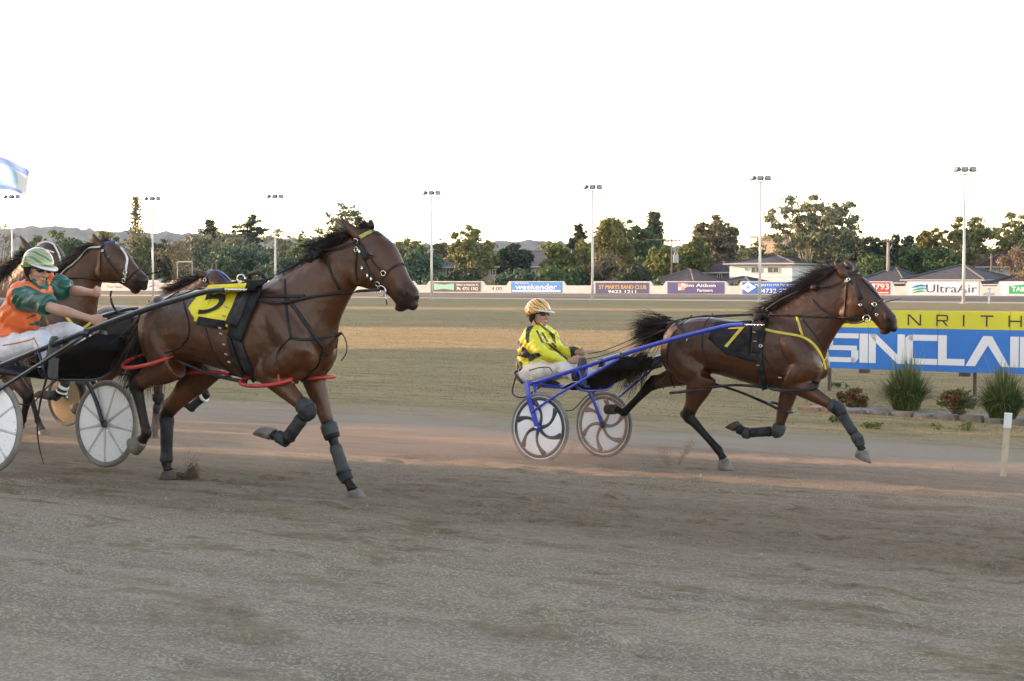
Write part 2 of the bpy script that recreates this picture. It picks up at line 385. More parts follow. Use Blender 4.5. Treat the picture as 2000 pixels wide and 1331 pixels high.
# ---------------------------------------------------------------- hills far behind
def build_hills():
    prof = [(-900, 452), (-400, 444), (0, 446), (60, 442), (150, 447), (230, 450), (380, 458), (500, 462), (600, 465), (680, 471), (760, 474), (860, 477), (950, 473), (1060, 471), (1200, 478), (1450, 483), (1600, 487), (2000, 488), (2500, 482), (3000, 480)]
    pxs = np.arange(-900, 3000, 3.0); Yr = 2600.0
    yy = np.interp(pxs, [a for a, _ in prof], [b for _, b in prof])
    X = (pxs-1000)/F*Yr*1.003; ridge = CAM_H+(545-yy)/F*Yr
    rows = []; r = np.random.default_rng(5)
    for k, fr in enumerate([0, .25, .45, .62, .76, .87, .94, 1.0, .93, .4]):
        Yk = Yr-900*(1-fr) if k < 8 else Yr+60*(k-7)
        n1 = vnoise(X*.012+k*7, X*0+k*3.3, 20)-.5; n2 = vnoise(X*.11+k*31, X*0+k*1.7, 21)-.5; n3 = vnoise(X*.03+k*11, X*0+k*2.7, 22)-.5
        z = ridge*fr**1.4+(n1*10+n3*6)*fr*(1-fr)*4+n2*7*fr
        rows.append(np.c_[X*(Yk/Yr), np.full_like(X, Yk)+n3*60*(1 if 0 < k < 8 else 0), z-(1.0 if k == 0 else 0)])
    V = np.array(rows); n, m = V.shape[:2]; I = np.arange(n*m).reshape(n, m)
    Fc = np.stack([I[:-1, :-1], I[:-1, 1:], I[1:, 1:], I[1:, :-1]], -1).reshape(-1, 4)
    mm = mat('forest_hill', (.034, .046, .036), .9, spec=.1, c2=(.016, .024, .020), ns=.03, nd=8, lo=.4, hi=.6)
    tag(link('hills', np_mesh('hills', V.reshape(-1, 3), Fc, True), mm), kind='structure')
build_hills()
# ---------------------------------------------------------------- trees
BARK = dict(grey=((.16, .135, .11), (.08, .065, .05)), white=((.30, .27, .235), (.17, .145, .12)), dark=((.06, .048, .038), (.03, .025, .02)))
def bark(kind):
    c, c2 = BARK[kind]; return mat('bark_'+kind, c, .9, spec=.15, c2=c2, ns=3, stretch=(3, 3, .5), bump=.4, bs=20)
def cards(C, nrm, size, r, aspect=1.0):
    n = len(C); a = r.normal(size=(n, 3)); t1 = np.cross(nrm, a); t1 /= np.linalg.norm(t1, axis=1)[:, None]+1e-9; t2 = np.cross(nrm, t1)
    s = size[:, None] if np.ndim(size) else size
    e1, e2 = t1*s*aspect, t2*s
    V = np.stack([C-e1, C-e2*.6, C+e1, C+e2*.6], 1).reshape(-1, 3)
    return V
def crown_mesh(name, clumps, n, leaf, r, up=.3, spread=1.0):
    """clumps: list of (centre, radii); leaf cards spread through and over the clumps"""
    W = np.array([c[1][0]*c[1][1]+c[1][0]*c[1][2] for c in clumps]); W = W/W.sum(); ids = r.choice(len(clumps), n, p=W)
    Cc = np.array([c[0] for c in clumps])[ids]; Rr = np.array([c[1] for c in clumps])[ids]
    d = r.normal(size=(n, 3)); d /= np.linalg.norm(d, axis=1)[:, None]; rad = np.minimum(np.abs(r.normal(size=n))*.42+r.random(n)**.5*.45, 1.9)*spread
    C = Cc+d*Rr*rad[:, None]; nr = d+r.normal(size=(n, 3))*.7+np.array([0, 0, up]); nr /= np.linalg.norm(nr, axis=1)[:, None]
    V = cards(C, nr, leaf*r.uniform(.6, 1.35, n), r, 1.25)
    return np_mesh(name, V, np.arange(n*4).reshape(-1, 4))
LEAVES = dict(
    olive=((0.168, 0.182, 0.069), (0.083, 0.092, 0.038)), green=((0.080, 0.123, 0.043), (0.032, 0.055, 0.022)), dark=((0.046, 0.065, 0.035), (0.020, 0.030, 0.019)),
    bright=((0.138, 0.162, 0.043), (0.066, 0.090, 0.026)), yellow=((0.180, 0.174, 0.054), (0.084, 0.096, 0.034)), grey=((0.168, 0.186, 0.112), (0.087, 0.096, 0.062)),
    rust=((0.134, 0.109, 0.067), (0.065, 0.054, 0.036)), brown=((0.146, 0.134, 0.078), (0.073, 0.068, 0.041)), blue=((0.065, 0.109, 0.065), (0.029, 0.052, 0.035)), straw=((0.232, 0.181, 0.116), (0.131, 0.099, 0.065)))
def lmat(k): c, c2 = LEAVES[k]; return leaf_mat('leaf_'+k, c, c2)
def tree_at(base, H, W, kind, leaf, label, group='trees beyond the far wall', low=.25, n=3000, barkk='dark', seed=0, size=.30, cat='tree', name='tree', trunk_r=None):
    r = np.random.default_rng(seed+100); x = base
    e = empty(name, tuple(x), 0, label, cat, group)
    cl = []; tips = []; mb = MB(); tr = trunk_r or max(.10, H*.018)
    if kind == 'round':
        k = 110; z0 = H*low; lob = [unit(r.normal(size=3)+np.array([0, 0, .3])) for _ in range(7)]; la = r.uniform(-.10, .22, 7)
        for i in range(k):
            d = unit(r.normal(size=3)+np.array([0, 0, .25])); f = 1+sum(a*max(0, d@l-.55)/.45 for a, l in zip(la, lob))
            q = d*np.array([W/2, W/2, (H-z0)/2])*f*(r.uniform(.66, .98) if i > 34 else r.uniform(.1, .65)); c = q+np.array([0, 0, (H+z0)/2])
            rr = W*r.uniform(.045, .095)*(1 if i > 34 else 1.9); cl.append((c, (rr*1.1, rr*1.1, rr*.75)))
    elif kind == 'gum':
        z0 = H*low; k = 130; lob = [unit(r.normal(size=3)+np.array([0, 0, .22])) for _ in range(24)]
        for i in range(k):
            d = unit(lob[i % 24]+r.normal(size=3)*.36); q = d*np.array([W/2, W/2, (H-z0)*.5])*r.uniform(.25, 1.08); c = q+np.array([0, 0, (H+z0)/2])
            rr = W*r.uniform(.032, .075); cl.append((c, (rr*1.3, rr*1.3, rr*.7)))
    elif kind == 'cedar':
        k = 64
        for i in range(k):
            f = (i+.5)/k; z = H*(low+(.98-low)*f); w = W/2*(1-f**2.6)+.5; a = r.uniform(0, 6.28); q = w*r.uniform(.25, .95)
            for g in (.35, .7, 1.0): cl.append((np.array([q*g*math.cos(a), q*g*math.sin(a), z+r.normal()*.15+.25*g]), (W*.115*(1.2-f)+.12, W*.115*(1.2-f)+.12, .26)))
    elif kind == 'conifer':
        k = 60
        for i in range(k):
            f = (i+.5)/k; z = H*(low+(1.0-low)*f); w = W/2*(1-f)**.9; a = i*2.4+r.normal()*.3; q = w*r.uniform(.35, 1.0)
            for g in (.3, .65, 1.0): cl.append((np.array([q*g*math.cos(a), q*g*math.sin(a), z-.25*g*q/2]), (W*.07+.15, W*.07+.15, .28)))
    elif kind == 'willow':
        k = 24; z0 = H*low
        for i in range(k):
            a = r.uniform(0, 6.28); f = r.random()**.6; q = W/2*f*.85; z = H*(.92-.45*f*f)-r.random()*H*.2
            cl.append((np.array([q*math.cos(a), q*math.sin(a), max(z, z0+.6)]), (W*.13, W*.13, H*.13)))
    elif kind == 'bush':
        k = 14
        for i in range(k):
            a = r.uniform(0, 6.28); f = r.random()**.5; q = W/2*.75*f; z = H*r.uniform(.15, .85)*(1-.45*f*f)
            rr = min(W, H)*r.uniform(.16, .26); cl.append((np.array([q*math.cos(a), q*math.sin(a), max(z, rr*.6)]), (rr*1.2, rr*1.2, rr)))
    elif kind == 'bare':
        k = 16; z0 = H*low
        for i in range(k):
            d = unit(r.normal(size=3)+np.array([0, 0, .6])); c = d*np.array([W/2, W/2, (H-z0)/2])*r.uniform(.5, .95)+np.array([0, 0, (H+z0)/2]); cl.append((c, (W*.14, W*.14, W*.16)))
    top = max(c[0][2] for c in cl)
    lean = r.normal(size=2)*.02*H
    if kind in ('cedar', 'conifer'):
        mb.tube([(0, 0, -.3), (0, 0, H*.5), (0, 0, H*.97)], [tr, tr*.6, .03], 7)
        for c, rr in cl: mb.tube([(0, 0, c[2]-.2), c], [max(.03, tr*.2), .02], 4)
    else:
        fork = np.array([lean[0], lean[1], H*max(.12, low*.85)])
        mb.tube(spline([(0, 0, -.3), fork*.5+np.array([r.normal()*.1, 0, 0]), fork], 4), [tr*1.25, tr*.9, tr*.8], 8)
        for j, (c, rr) in enumerate(cl):
            if (kind == 'bush' and j > 4) or (kind == 'gum' and j >= 11) or (kind == 'round' and j > 12): break
            mid = fork*.45+np.asarray(c)*.55+r.normal(size=3)*W*.03; mid[2] = max(mid[2]-H*.03, fork[2]*.9)
            mb.tube(spline([fork*.92, mid, c], 4), [tr*.40, tr*.22, tr*.08], 5)
            if kind in ('bare', 'gum'):
                for q in range(9 if kind == 'bare' else 2):
                    d = unit(r.normal(size=3)+np.array([0, 0, .4])); mb.tube([np.asarray(c)*.8+mid*.2, np.asarray(c)+d*np.array(rr)*1.2], [tr*.09, .018], 3)
    mb.build('trunk', bark(barkk), e, True)
    nn = int(n*(.35 if kind == 'bare' else 1.25 if kind == 'gum' else 2.3)); size = size*.72
    link('crown', crown_mesh('crown', cl, nn, size*(.6 if kind == 'bare' else 1), r, spread=1.25 if kind == 'gum' else (1.3 if kind == 'cedar' else 1.7 if kind == 'conifer' else 1.1)), lmat(leaf), e)
    return e
def tree(px, ytop, wpx, p, kind, leaf, label, **kw):
    B = at_p(px, 545, p); B[2] = ground_z(p)-.05; top = at_p(px, ytop, p); s = F/B[1]
    return tree_at(B, top[2]-B[2], wpx/s, kind, leaf, label, seed=int(px*7+ytop), **kw)
T_ = [
 (4, 424, 52, 172, 'bare', 'brown', 'bare grey brown tree at the far left edge behind the floodlight pole', dict(low=.2, barkk='grey')),
 (112, 449, 96, 178, 'round', 'green', 'dense round green tree above the orange and green helmet', dict(low=.08, n=4500)),
 (62, 470, 60, 165, 'round', 'green', 'lower dark green tree behind the white bridled horse', dict(low=.06)),
 (160, 466, 44, 190, 'gum', 'green', 'small green tree between the round green tree and the yellow one', dict(low=.1)),
 (206, 446, 62, 186, 'round', 'yellow', 'light yellow green tree behind the ears of the blue bridled horse', dict(low=.12)),
 (266, 384, 66, 200, 'conifer', 'brown', 'tall thin sparse pine standing above all others on the left', dict(low=.34, n=800, barkk='grey', size=.26)),
 (275, 452, 74, 188, 'gum', 'olive', 'rusty olive tree at the foot of the tall thin pine', dict(low=.10, n=3200)),
 (322, 470, 66, 176, 'round', 'dark', 'low dark tree just right of the third floodlight pole', dict(low=.05)),
 (347, 458, 70, 162, 'bare', 'brown', 'bare leafless tree behind the flying tail hair', dict(low=.08, barkk='grey')),
 (412, 430, 118, 200, 'cedar', 'dark', 'broad dark cedar with layered boughs left of its taller neighbour', dict(low=.15, n=6500)),
 (492, 420, 128, 204, 'cedar', 'dark', 'tall dark cedar with a flat layered top beside the floodlight pole', dict(low=.15, n=7000)),
 (455, 440, 90, 190, 'gum', 'grey', 'grey green tree filling the gap between the two cedars', dict(low=.1, n=3500)),
 (390, 458, 96, 176, 'round', 'grey', 'grey scrubby tree in front of the left cedar', dict(low=.05, n=3500)),
 (470, 476, 120, 162, 'round', 'blue', 'wide low green tree in front of the right cedar', dict(low=.03, n=4200)),
 (556, 452, 110, 182, 'gum', 'grey', 'loose grey tree right of the two cedars', dict(low=.05, n=3800)),
 (548, 500, 90, 158, 'bush', 'blue', 'deep green bush behind the near horse\'s withers', dict(n=3000)),
 (615, 460, 96, 176, 'round', 'green', 'green tree behind the near horse\'s mane', dict(low=.04, n=3500)),
 (675, 404, 92, 190, 'gum', 'grey', 'tall grey gum tree behind the near horse\'s ears', dict(low=.30, n=2600, barkk='white')),
 (680, 480, 90, 176, 'round', 'olive', 'olive tree behind the near horse\'s poll', dict(low=.04)),
 (760, 474, 70, 184, 'round', 'olive', 'olive topped tree behind the near horse\'s forehead', dict(low=.05)),
 (806, 470, 72, 182, 'round', 'bright', 'sunlit yellow green tree right of the near horse\'s face', dict(low=.06)),
 (818, 488, 96, 158, 'bush', 'blue', 'blue green bush mass right of the near horse\'s nose', dict(n=4500)),
 (860, 466, 44, 196, 'gum', 'brown', 'thin brownish tree just right of the fourth floodlight pole', dict(low=.2)),
 (925, 456, 86, 170, 'round', 'olive', 'big olive brown rounded tree over the grey handling banner', dict(low=.10, n=6000)),
 (905, 460, 36, 196, 'gum', 'brown', 'brown tree peeping over the left shoulder of the olive one', dict(low=.3, n=1200)),
 (908, 520, 80, 156, 'bush', 'dark', 'dark undergrowth below the big olive tree', dict(n=3000)),
 (1006, 483, 66, 176, 'round', 'dark', 'small dome shaped dark tree in front of the long slate roof', dict(low=.22, n=4500)),
 (1008, 521, 96, 155, 'bush', 'blue', 'green bush behind the light blue banner', dict(n=4000)),
 (862, 530, 60, 154, 'bush', 'blue', 'low bluish bush beside the fourth floodlight pole', dict(n=2200)),
 (1074, 470, 56, 205, 'gum', 'olive', 'dark olive tree on the skyline right of the long slate roof', dict(low=.3, n=1800)),
 (1090, 476, 62, 176, 'round', 'bright', 'pale green tree left of the small cedar', dict(low=.10, n=3200)),
 (1105, 504, 100, 157, 'bush', 'green', 'large fresh green bush between two blue banners', dict(n=4800)),
 (1131, 440, 50, 200, 'cedar', 'dark', 'small dark cedar left of the fifth floodlight pole', dict(low=.25, n=2600)),
 (1140, 468, 50, 178, 'willow', 'yellow', 'pale willow left of the fifth floodlight pole', dict(low=.10, n=2600)),
 (1192, 425, 82, 184, 'willow', 'yellow', 'tall pale willow right of the fifth floodlight pole', dict(low=.10, n=5200)),
 (1185, 492, 84, 160, 'bush', 'rust', 'dark reddish bush behind the navy club banner', dict(n=3800)),
 (1244, 431, 78, 190, 'round', 'green', 'tall green tree between the pale willow and the dark spruce', dict(low=.10, n=5200)),
 (1278, 417, 64, 204, 'conifer', 'dark', 'pointed dark spruce topping the group right of the willow', dict(low=.2, n=3800)),
 (1296, 482, 62, 168, 'round', 'bright', 'bright yellow green tree by the power pole with a transformer', dict(low=.06, n=3000)),
 (1235, 515, 60, 158, 'bush', 'dark', 'dark bush beside the maroon roof', dict(n=2200)),
 (1268, 500, 60, 172, 'round', 'green', 'mid green tree below the pointed spruce', dict(low=.05)),
 (1398, 430, 92, 180, 'round', 'brown', 'large brown green tree rising behind the grey brick house', dict(low=.16, n=6500)),
 (1356, 466, 62, 172, 'round', 'bright', 'yellow green tree at the left foot of the large brown tree', dict(low=.06, n=3200)),
 (1330, 500, 44, 168, 'bush', 'yellow', 'yellowish bush behind the hip roofed cottage', dict(n=1800)),
 (1470, 478, 90, 200, 'round', 'olive', 'olive trees behind the white two storey house', dict(low=.05, n=3200)),
 (1545, 486, 90, 190, 'round', 'olive', 'dull olive tree between the white house and the tall gum', dict(low=.05, n=3600)),
 (1583, 371, 150, 172, 'gum', 'grey', 'tallest spreading gum tree with pale forked trunk', dict(low=.24, n=7000, barkk='white', trunk_r=.34)),
 (1590, 440, 120, 196, 'gum', 'grey', 'grey green foliage hanging behind the tall gum', dict(low=.12, n=4200)),
 (1650, 431, 62, 192, 'gum', 'dark', 'dark slender tree touching the right side of the tall gum', dict(low=.10, n=3800)),
 (1700, 458, 80, 190, 'round', 'dark', 'dark green tree above the far horse\'s ears', dict(low=.05, n=4200)),
 (1760, 454, 84, 196, 'gum', 'dark', 'dark gum behind the two wooden power poles', dict(low=.08, n=4200)),
 (1790, 476, 76, 176, 'round', 'green', 'dense green tree right of the thick power pole', dict(low=.04, n=3800)),
 (1838, 488, 70, 172, 'round', 'green', 'glossy green tree behind the ridge of the dark tiled roof', dict(low=.05, n=3200)),
 (1720, 500, 90, 168, 'bush', 'green', 'green shrubbery over the dark roof behind the far horse', dict(n=3200)),
 (1890, 428, 92, 180, 'gum', 'olive', 'spreading gum behind the right floodlight pole', dict(low=.28, n=4600, barkk='grey')),
 (1816, 442, 46, 184, 'gum', 'yellow', 'yellowish gum left of the right floodlight pole', dict(low=.4, n=1900, barkk='grey')),
 (1890, 486, 110, 186, 'bare', 'brown', 'thin brownish scrub under the spreading gum', dict(low=.1, n=4500)),
 (1980, 419, 92, 186, 'gum', 'olive', 'tall gum at the far right edge', dict(low=.2, n=4600, barkk='grey')),
 (1982, 482, 66, 160, 'bare', 'straw', 'bare straw coloured tree in front of the white house at the right edge', dict(low=.05, n=4500, barkk='grey')),
 (2050, 450, 110, 176, 'round', 'green', 'green tree beyond the right edge of the view', dict(low=.05)),
 (1440, 545, 30, 153, 'bush', 'green', 'small bush between the navy and blue banners', dict(n=700)),
 (1282, 546, 22, 152, 'bush', 'green', 'small bush showing in the dip of the wall', dict(n=500)),
]
for px, yt, w, p, kind, leaf, lab, kw in T_: tree(px, yt, w*1.15, p, kind, leaf, lab, **kw)
rb = np.random.default_rng(77)                                        # the belt of smaller trees farther back
for i, px in enumerate(np.arange(-60, 2090, 37)):
    kk = int(rb.integers(5)); tree(px+rb.uniform(-8, 8), rb.uniform(488, 510)-(8 if px > 1300 else 0), rb.uniform(58, 90), rb.uniform(206, 228), 'round', ('dark', 'olive', 'green', 'grey', 'blue')[kk], ('dark green', 'olive', 'mid green', 'grey green', 'blue green')[kk]+' tree in the belt behind the larger trees', group='belt of trees at the back', low=.0, n=1000, size=.36)
# ================================================================ far wall, banners, poles
PW = 143.5
M_conc = mat('pale_concrete', (.52, .55, .54), .85, c2=(.44, .465, .45), ns=1.5, bump=.15, bs=8)
def wall_top(px, lowy=558.0):
    pass
RAISED = [(284, 307), (336, 470), (520, 640), (700, 808), (838, 943), (994, 1100), (1159, 1270), (1300, 1417), (1447, 1577), (1632, 1741), (1772, 1914), (1952, 2120)]
def wy(px): return np.interp(px, [0, 300, 800, 1900], [546.5, 547.5, 549.5, 550.0])
def wlow(px): return np.interp(px, [0, 300, 900, 1900], [552.0, 553.0, 557.5, 559.5])
wall = empty('boundary_wall', tuple(at_p(1000, 573, PW)), 0, 'long pale concrete wall with raised banner panels round the far side of the track', 'wall')
def wall_piece(poly):
    mb = MB(); o = np.array(wall.location)
    P = []
    for px, y in poly:
        q = at_p(px, y, PW) if y < 570 else at_p(px, 560, PW)
        if y >= 570: q[2] = -.25
        P.append(q-o)
    mb.prism(P, TN*.25); mb.build('wall_panel', M_conc, wall, fixn=True)
prev = -220
for a, b in RAISED:
    e = 5
    # low stretch, then the chamfered raised panel
    if a-e > prev: wall_piece([(prev, 999), (a-e, 999), (a-e, wlow(a-e)), (prev, wlow(prev))])
    wall_piece([(a-e, 999), (b+e, 999), (b+e, wlow(b+e)), (b, wy(b)), (a, wy(a)), (a-e, wlow(a-e))])
    prev = b+e
def banner(x0, x1, yt, yb, c, label, writes, grad=None, cat='banner'):
    """a printed board fixed on the wall; writes: (text, px centre, y centre, width px, height px, colour)"""
    q = PW-.03; A = at_p(x0, yt, q); B = at_p(x1, yt, q); D = at_p(x0, yb, q); C2 = at_p(x1, yb, q)
    o = empty('banner', tuple(D), 0, label, cat, 'advertising boards on the far wall')
    mb = MB(); mb.prism([D-D, C2-D, B-D, A-D], TN*.025); mb.build('board', mat('banner_%02x%02x%02x' % tuple(int(k*255) for k in c), c, .45, c2=tuple(k*.88 for k in c), ns=1.2), o, fixn=True)
    for k, (txt, cx, cy, w, h, col, *more) in enumerate(writes):
        mb = MB(); P = at_p(cx, cy, q-.012-.004*k)-D; s = F/at_p(cx, cy, q)[1]
        mt = mat('ink_%02x%02x%02x' % tuple(int(j*255) for j in col), col, .5)
        if txt == '#rect':
            ww, hh = w/s*1.19, h/s; mb.prism([P-TU*ww/2-np.array([0, 0, hh/2]), P+TU*ww/2-np.array([0, 0, hh/2]), P+TU*ww/2+np.array([0, 0, hh/2]), P-TU*ww/2+np.array([0, 0, hh/2])], TN*.006)
        elif txt == '#diamond':
            ww, hh = w/s*1.19, h/s; mb.prism([P-TU*ww/2, P-np.array([0, 0, hh/2]), P+TU*ww/2, P+np.array([0, 0, hh/2])], TN*.006)
        elif txt == '#tilt':
            ww, hh = w/s*1.19, h/s; mb.prism([P-TU*ww/2-np.array([0, 0, hh/2]), P+TU*ww/2-np.array([0, 0, hh/2]), P+TU*ww/2+np.array([0, 0, hh/2]), P-TU*ww/2+np.array([0, 0, hh*.28])], TN*.006)
        elif txt == '#bow':
            ww, hh = w/s*1.19/2, h/s/2; pts = [(-1, -1), (0, -.62), (1, -1), (1, 1), (0, .62), (-1, 1)]
            mb.prism([P+TU*ww*a+np.array([0, 0, hh*b]) for a, b in pts], TN*.006)
        elif txt == '#wave':
            ww, hh = w/s*1.19/2, h/s/2
            pts = [(u_, .45*math.sin(u_*2.6+1)*1.0) for u_ in np.linspace(-1, 1, 9)]
            mb.tube([P+TU*ww*a+np.array([0, 0, hh*b]) for a, b in pts], [.02, hh*.45, hh*.5, hh*.4, .02], 4, flat=1, ref=(0, 0, 1))
        else:
            put_text(mb, txt, P, TU, (0, 0, 1), w/s*1.19, h/s, off=0.0, bold=.012 if h > 5 else .004)
        mb.build('emblem' if txt[0] == '#' else 'lettering', mt, o, fixn=txt[0] == '#')
    return o
WH = (.80, .80, .78); NAVY = (.060, .072, .19)
banner(284.5, 306, 549, 566.5, (.42, .50, .62), 'small pale blue board on the wall behind the left floodlight pole', [('#rect', 297, 556, 15, 9, (.12, .22, .42)), ('#wave', 295, 559, 14, 8, (.55, .62, .7))])
banner(337, 420, 549, 569, (.62, .36, .20), 'orange tan board on the wall behind the flying tail hair', [('MIT', 351, 553.2, 16, 5.0, WH)])
banner(786, 807, 551, 570, (.55, .26, .15), 'end of an orange board just right of the near horse\'s nose', [])
banner(846, 938, 551.5, 570, (.070, .072, .085), 'dark grey board with a mint emblem and white phone number', [('#bow', 867, 560.5, 40, 13, (.22, .50, .42)), ('DISPLAY & HANDLING P/L', 913, 556.8, 44, 3.6, WH), ('Ph. 4731 1762', 913, 564.3, 42, 6.0, WH)])
banner(998, 1097, 551, 572, (.055, .26, .66), 'bright light blue newspaper board left of the fifth floodlight pole', [('weekender', 1047, 560.6, 80, 10.5, WH), ('the western', 1019, 553.0, 26, 3.0, WH), ('#rect', 1047, 568.6, 94, 2.6, WH)])
banner(1163, 1267, 552.5, 573.5, NAVY, 'navy board with yellow club lettering and a white number', [('ST MARYS BAND CLUB', 1216, 561, 88, 7.5, (.60, .38, .04)), ('9623 1211', 1215, 570, 52, 5.6, WH)])
banner(1303.5, 1414, 551.5, 574, (.075, .075, .22), 'navy board with four orange and white squares', [('#rect', 1327.5, 557.2, 6, 6.4, (.60, .30, .14)), ('#rect', 1334, 557.2, 6, 6.4, (.65, .60, .62)), ('#rect', 1327.5, 564, 6, 6.4, (.65, .60, .62)), ('#rect', 1334, 564, 6, 6.4, (.60, .30, .14)), ('Jim Aitken', 1367, 558.7, 56, 8.5, WH), ('Partners', 1377, 567.4, 28, 5.4, WH)])
banner(1450, 1572, 551.5, 574.5, (.035, .15, .55), 'royal blue board with a white diamond emblem', [('#diamond', 1461, 561.5, 28, 20, WH), ('#diamond', 1461, 561.5, 9, 8, (.2, .35, .65)), ('PENRITH MAZDA CENTRE', 1524, 557.2, 90, 4.2, WH), ('4732 2777', 1519, 568.6, 57, 8.2, WH)])
banner(1640, 1737.5, 551.5, 575, (.42, .055, .050), 'red board with white digits behind the far horse\'s head', [('793', 1723, 560, 22, 11, WH), ('1', 1706, 560, 5, 11, WH), ('#rect', 1718, 572, 30, 1.6, WH)])
banner(1776, 1911, 551, 577, (.74, .75, .80), 'white board with a blue and green swirl emblem', [('UltraAir', 1858, 564, 84, 16, (.055, .065, .11)), ('#wave', 1795, 559.5, 28, 9, (.05, .25, .45)), ('#wave', 1796, 565, 30, 9, (.16, .45, .50)), ('#wave', 1794, 570, 24, 8, (.22, .50, .22))])
banner(1955, 2090, 550.5, 577.5, (.76, .77, .78), 'white board with a green tilted panel at the right edge', [('#tilt', 1992, 564.5, 36, 20, (.03, .32, .16)), ('TAB', 1989, 565, 22, 9, WH)])
def wall_text(txt, cx, cy, w, h, label, slant=0):
    P = at_p(cx, cy, PW-.006); s = F/P[1]; mb = MB(); put_text(mb, txt, (0, 0, 0), TU, np.array([0, 0, 1])+TU*slant, w/s*1.19, h/s, bold=.01)
    o = mb.build('painted_lettering', mat('ink_dark', (.06, .06, .06), .6), wall); o.location = P-np.array(wall.location)
wall_text('4 00', 970, 564, 20, 6.5, '')
wall_text('"Your Hawks"', 225, 560.5, 40, 6, '', .3)
# floodlight poles on the inside edge of the far track
M_pole = mat('galvanised_steel', (.60, .60, .60), .5, metal=.2, c2=(.50, .50, .50), ns=2, stretch=(1, 1, .2))
M_dark = mat('dark_housing', (.045, .05, .055), .5, c2=(.08, .08, .09), ns=3)
M_glassy = mat('lamp_glass', (.30, .33, .36), .15, c2=(.2, .22, .25), ns=4)
PP = 117.5
def light_pole(px, ytop, label):
    B = at_p(px, 560, PP); B[2] = ground_z(PP)-.02; top = at_p(px, ytop+5, PP); H = top[2]-B[2]; sc = .075*H/10+.05
    e = empty('floodlight_pole', tuple(B), 0, label, 'floodlight pole', 'floodlight poles along the far track')
    mb = MB(); mb.tube([(0, 0, -.1), (0, 0, H*.35), (0, 0, H)], [sc, sc*.85, sc*.5], 12); mb.box((0, 0, .01), (.5, .5, .05)); mb.box((sc*.9, 0, .9), (.05, .14, .4))
    mb.build('mast', M_pole, e, True)
    cr = np.array([math.cos(R(5)), math.sin(R(5)), 0]); w = H*.062
    mb = MB(); mb.tube([-cr*w, cr*w], [.05], 6); mb.tube([-cr*w*.6+np.array([0, 0, -.0]), np.array([0, 0, -.45])], [.02], 4); mb.build('crossarm', M_pole, e).location = (0, 0, H)
    for k in (-1, 0, 1):
        mb = MB(); y = R(-25+k*38); rot = np.array(Matrix.Rotation(y, 3, 'Z')@Matrix.Rotation(R(-28), 3, 'X'))
        b = np.array([0, 0, .33]); s_ = H*.019
        prof = [(-1.0, 1.0), (1.0, 1.15), (1.0, -1.15), (-.4, -.75), (-1.0, -.35)]
        mb.prism([b+rot@np.array((-s_*1.25, -u_*s_*.9, v_*s_*.95)) for u_, v_ in prof], rot@np.array((2.5*s_, 0, 0)))
        mb.tube([(0, 0, 0), b], [.03], 5)
        h = mb.build('floodlight', M_dark, e, fixn=True); h.location = cr*w*k*1.0+np.array([0, 0, H])
        mb = MB(); mb.prism([b+rot@np.array(q) for q in ((-s_*1.1, -s_*.93, -s_*.95), (s_*1.1, -s_*.93, -s_*.95), (s_*1.1, -s_*.93, s_*.95), (-s_*1.1, -s_*.93, s_*.95))], rot@np.array((0, .02, 0))); mb.build('lens', M_glassy, h, fixn=True)
for px, yt, lab in [(25, 386, 'leftmost floodlight pole, its three lamps below the blue flag'), (299, 390, 'floodlight pole standing right of the tall thin pine'), (538, 386, 'floodlight pole beside the flat topped cedar'), (843, 380, 'floodlight pole right of the near horse\'s face'), (1157, 369, 'floodlight pole directly above the rider in yellow'), (1484, 352, 'floodlight pole in front of the white two storey house'), (1882, 336, 'tallest looking floodlight pole at the right, before the white board')]:
    light_pole(px, yt, lab)
# stubby white post on the far track edge
B = at_p(1932, 560, PP+.5); B[2] = ground_z(PP+.5)
mb = MB(); mb.tube([(0, 0, -.1), (0, 0, 1.05)], [.08, .08], 8); mb.box((0, 0, .72), (.9, .06, .22)); mb.box((0, 0, 1.12), (.3, .2, .14))
tag(mb.build('distance_marker', mat('old_white_paint', (.62, .62, .60), .6, c2=(.45, .45, .43), ns=4)), 'short white marker post on the inside of the far track, right of the tall floodlight', 'post').location = B
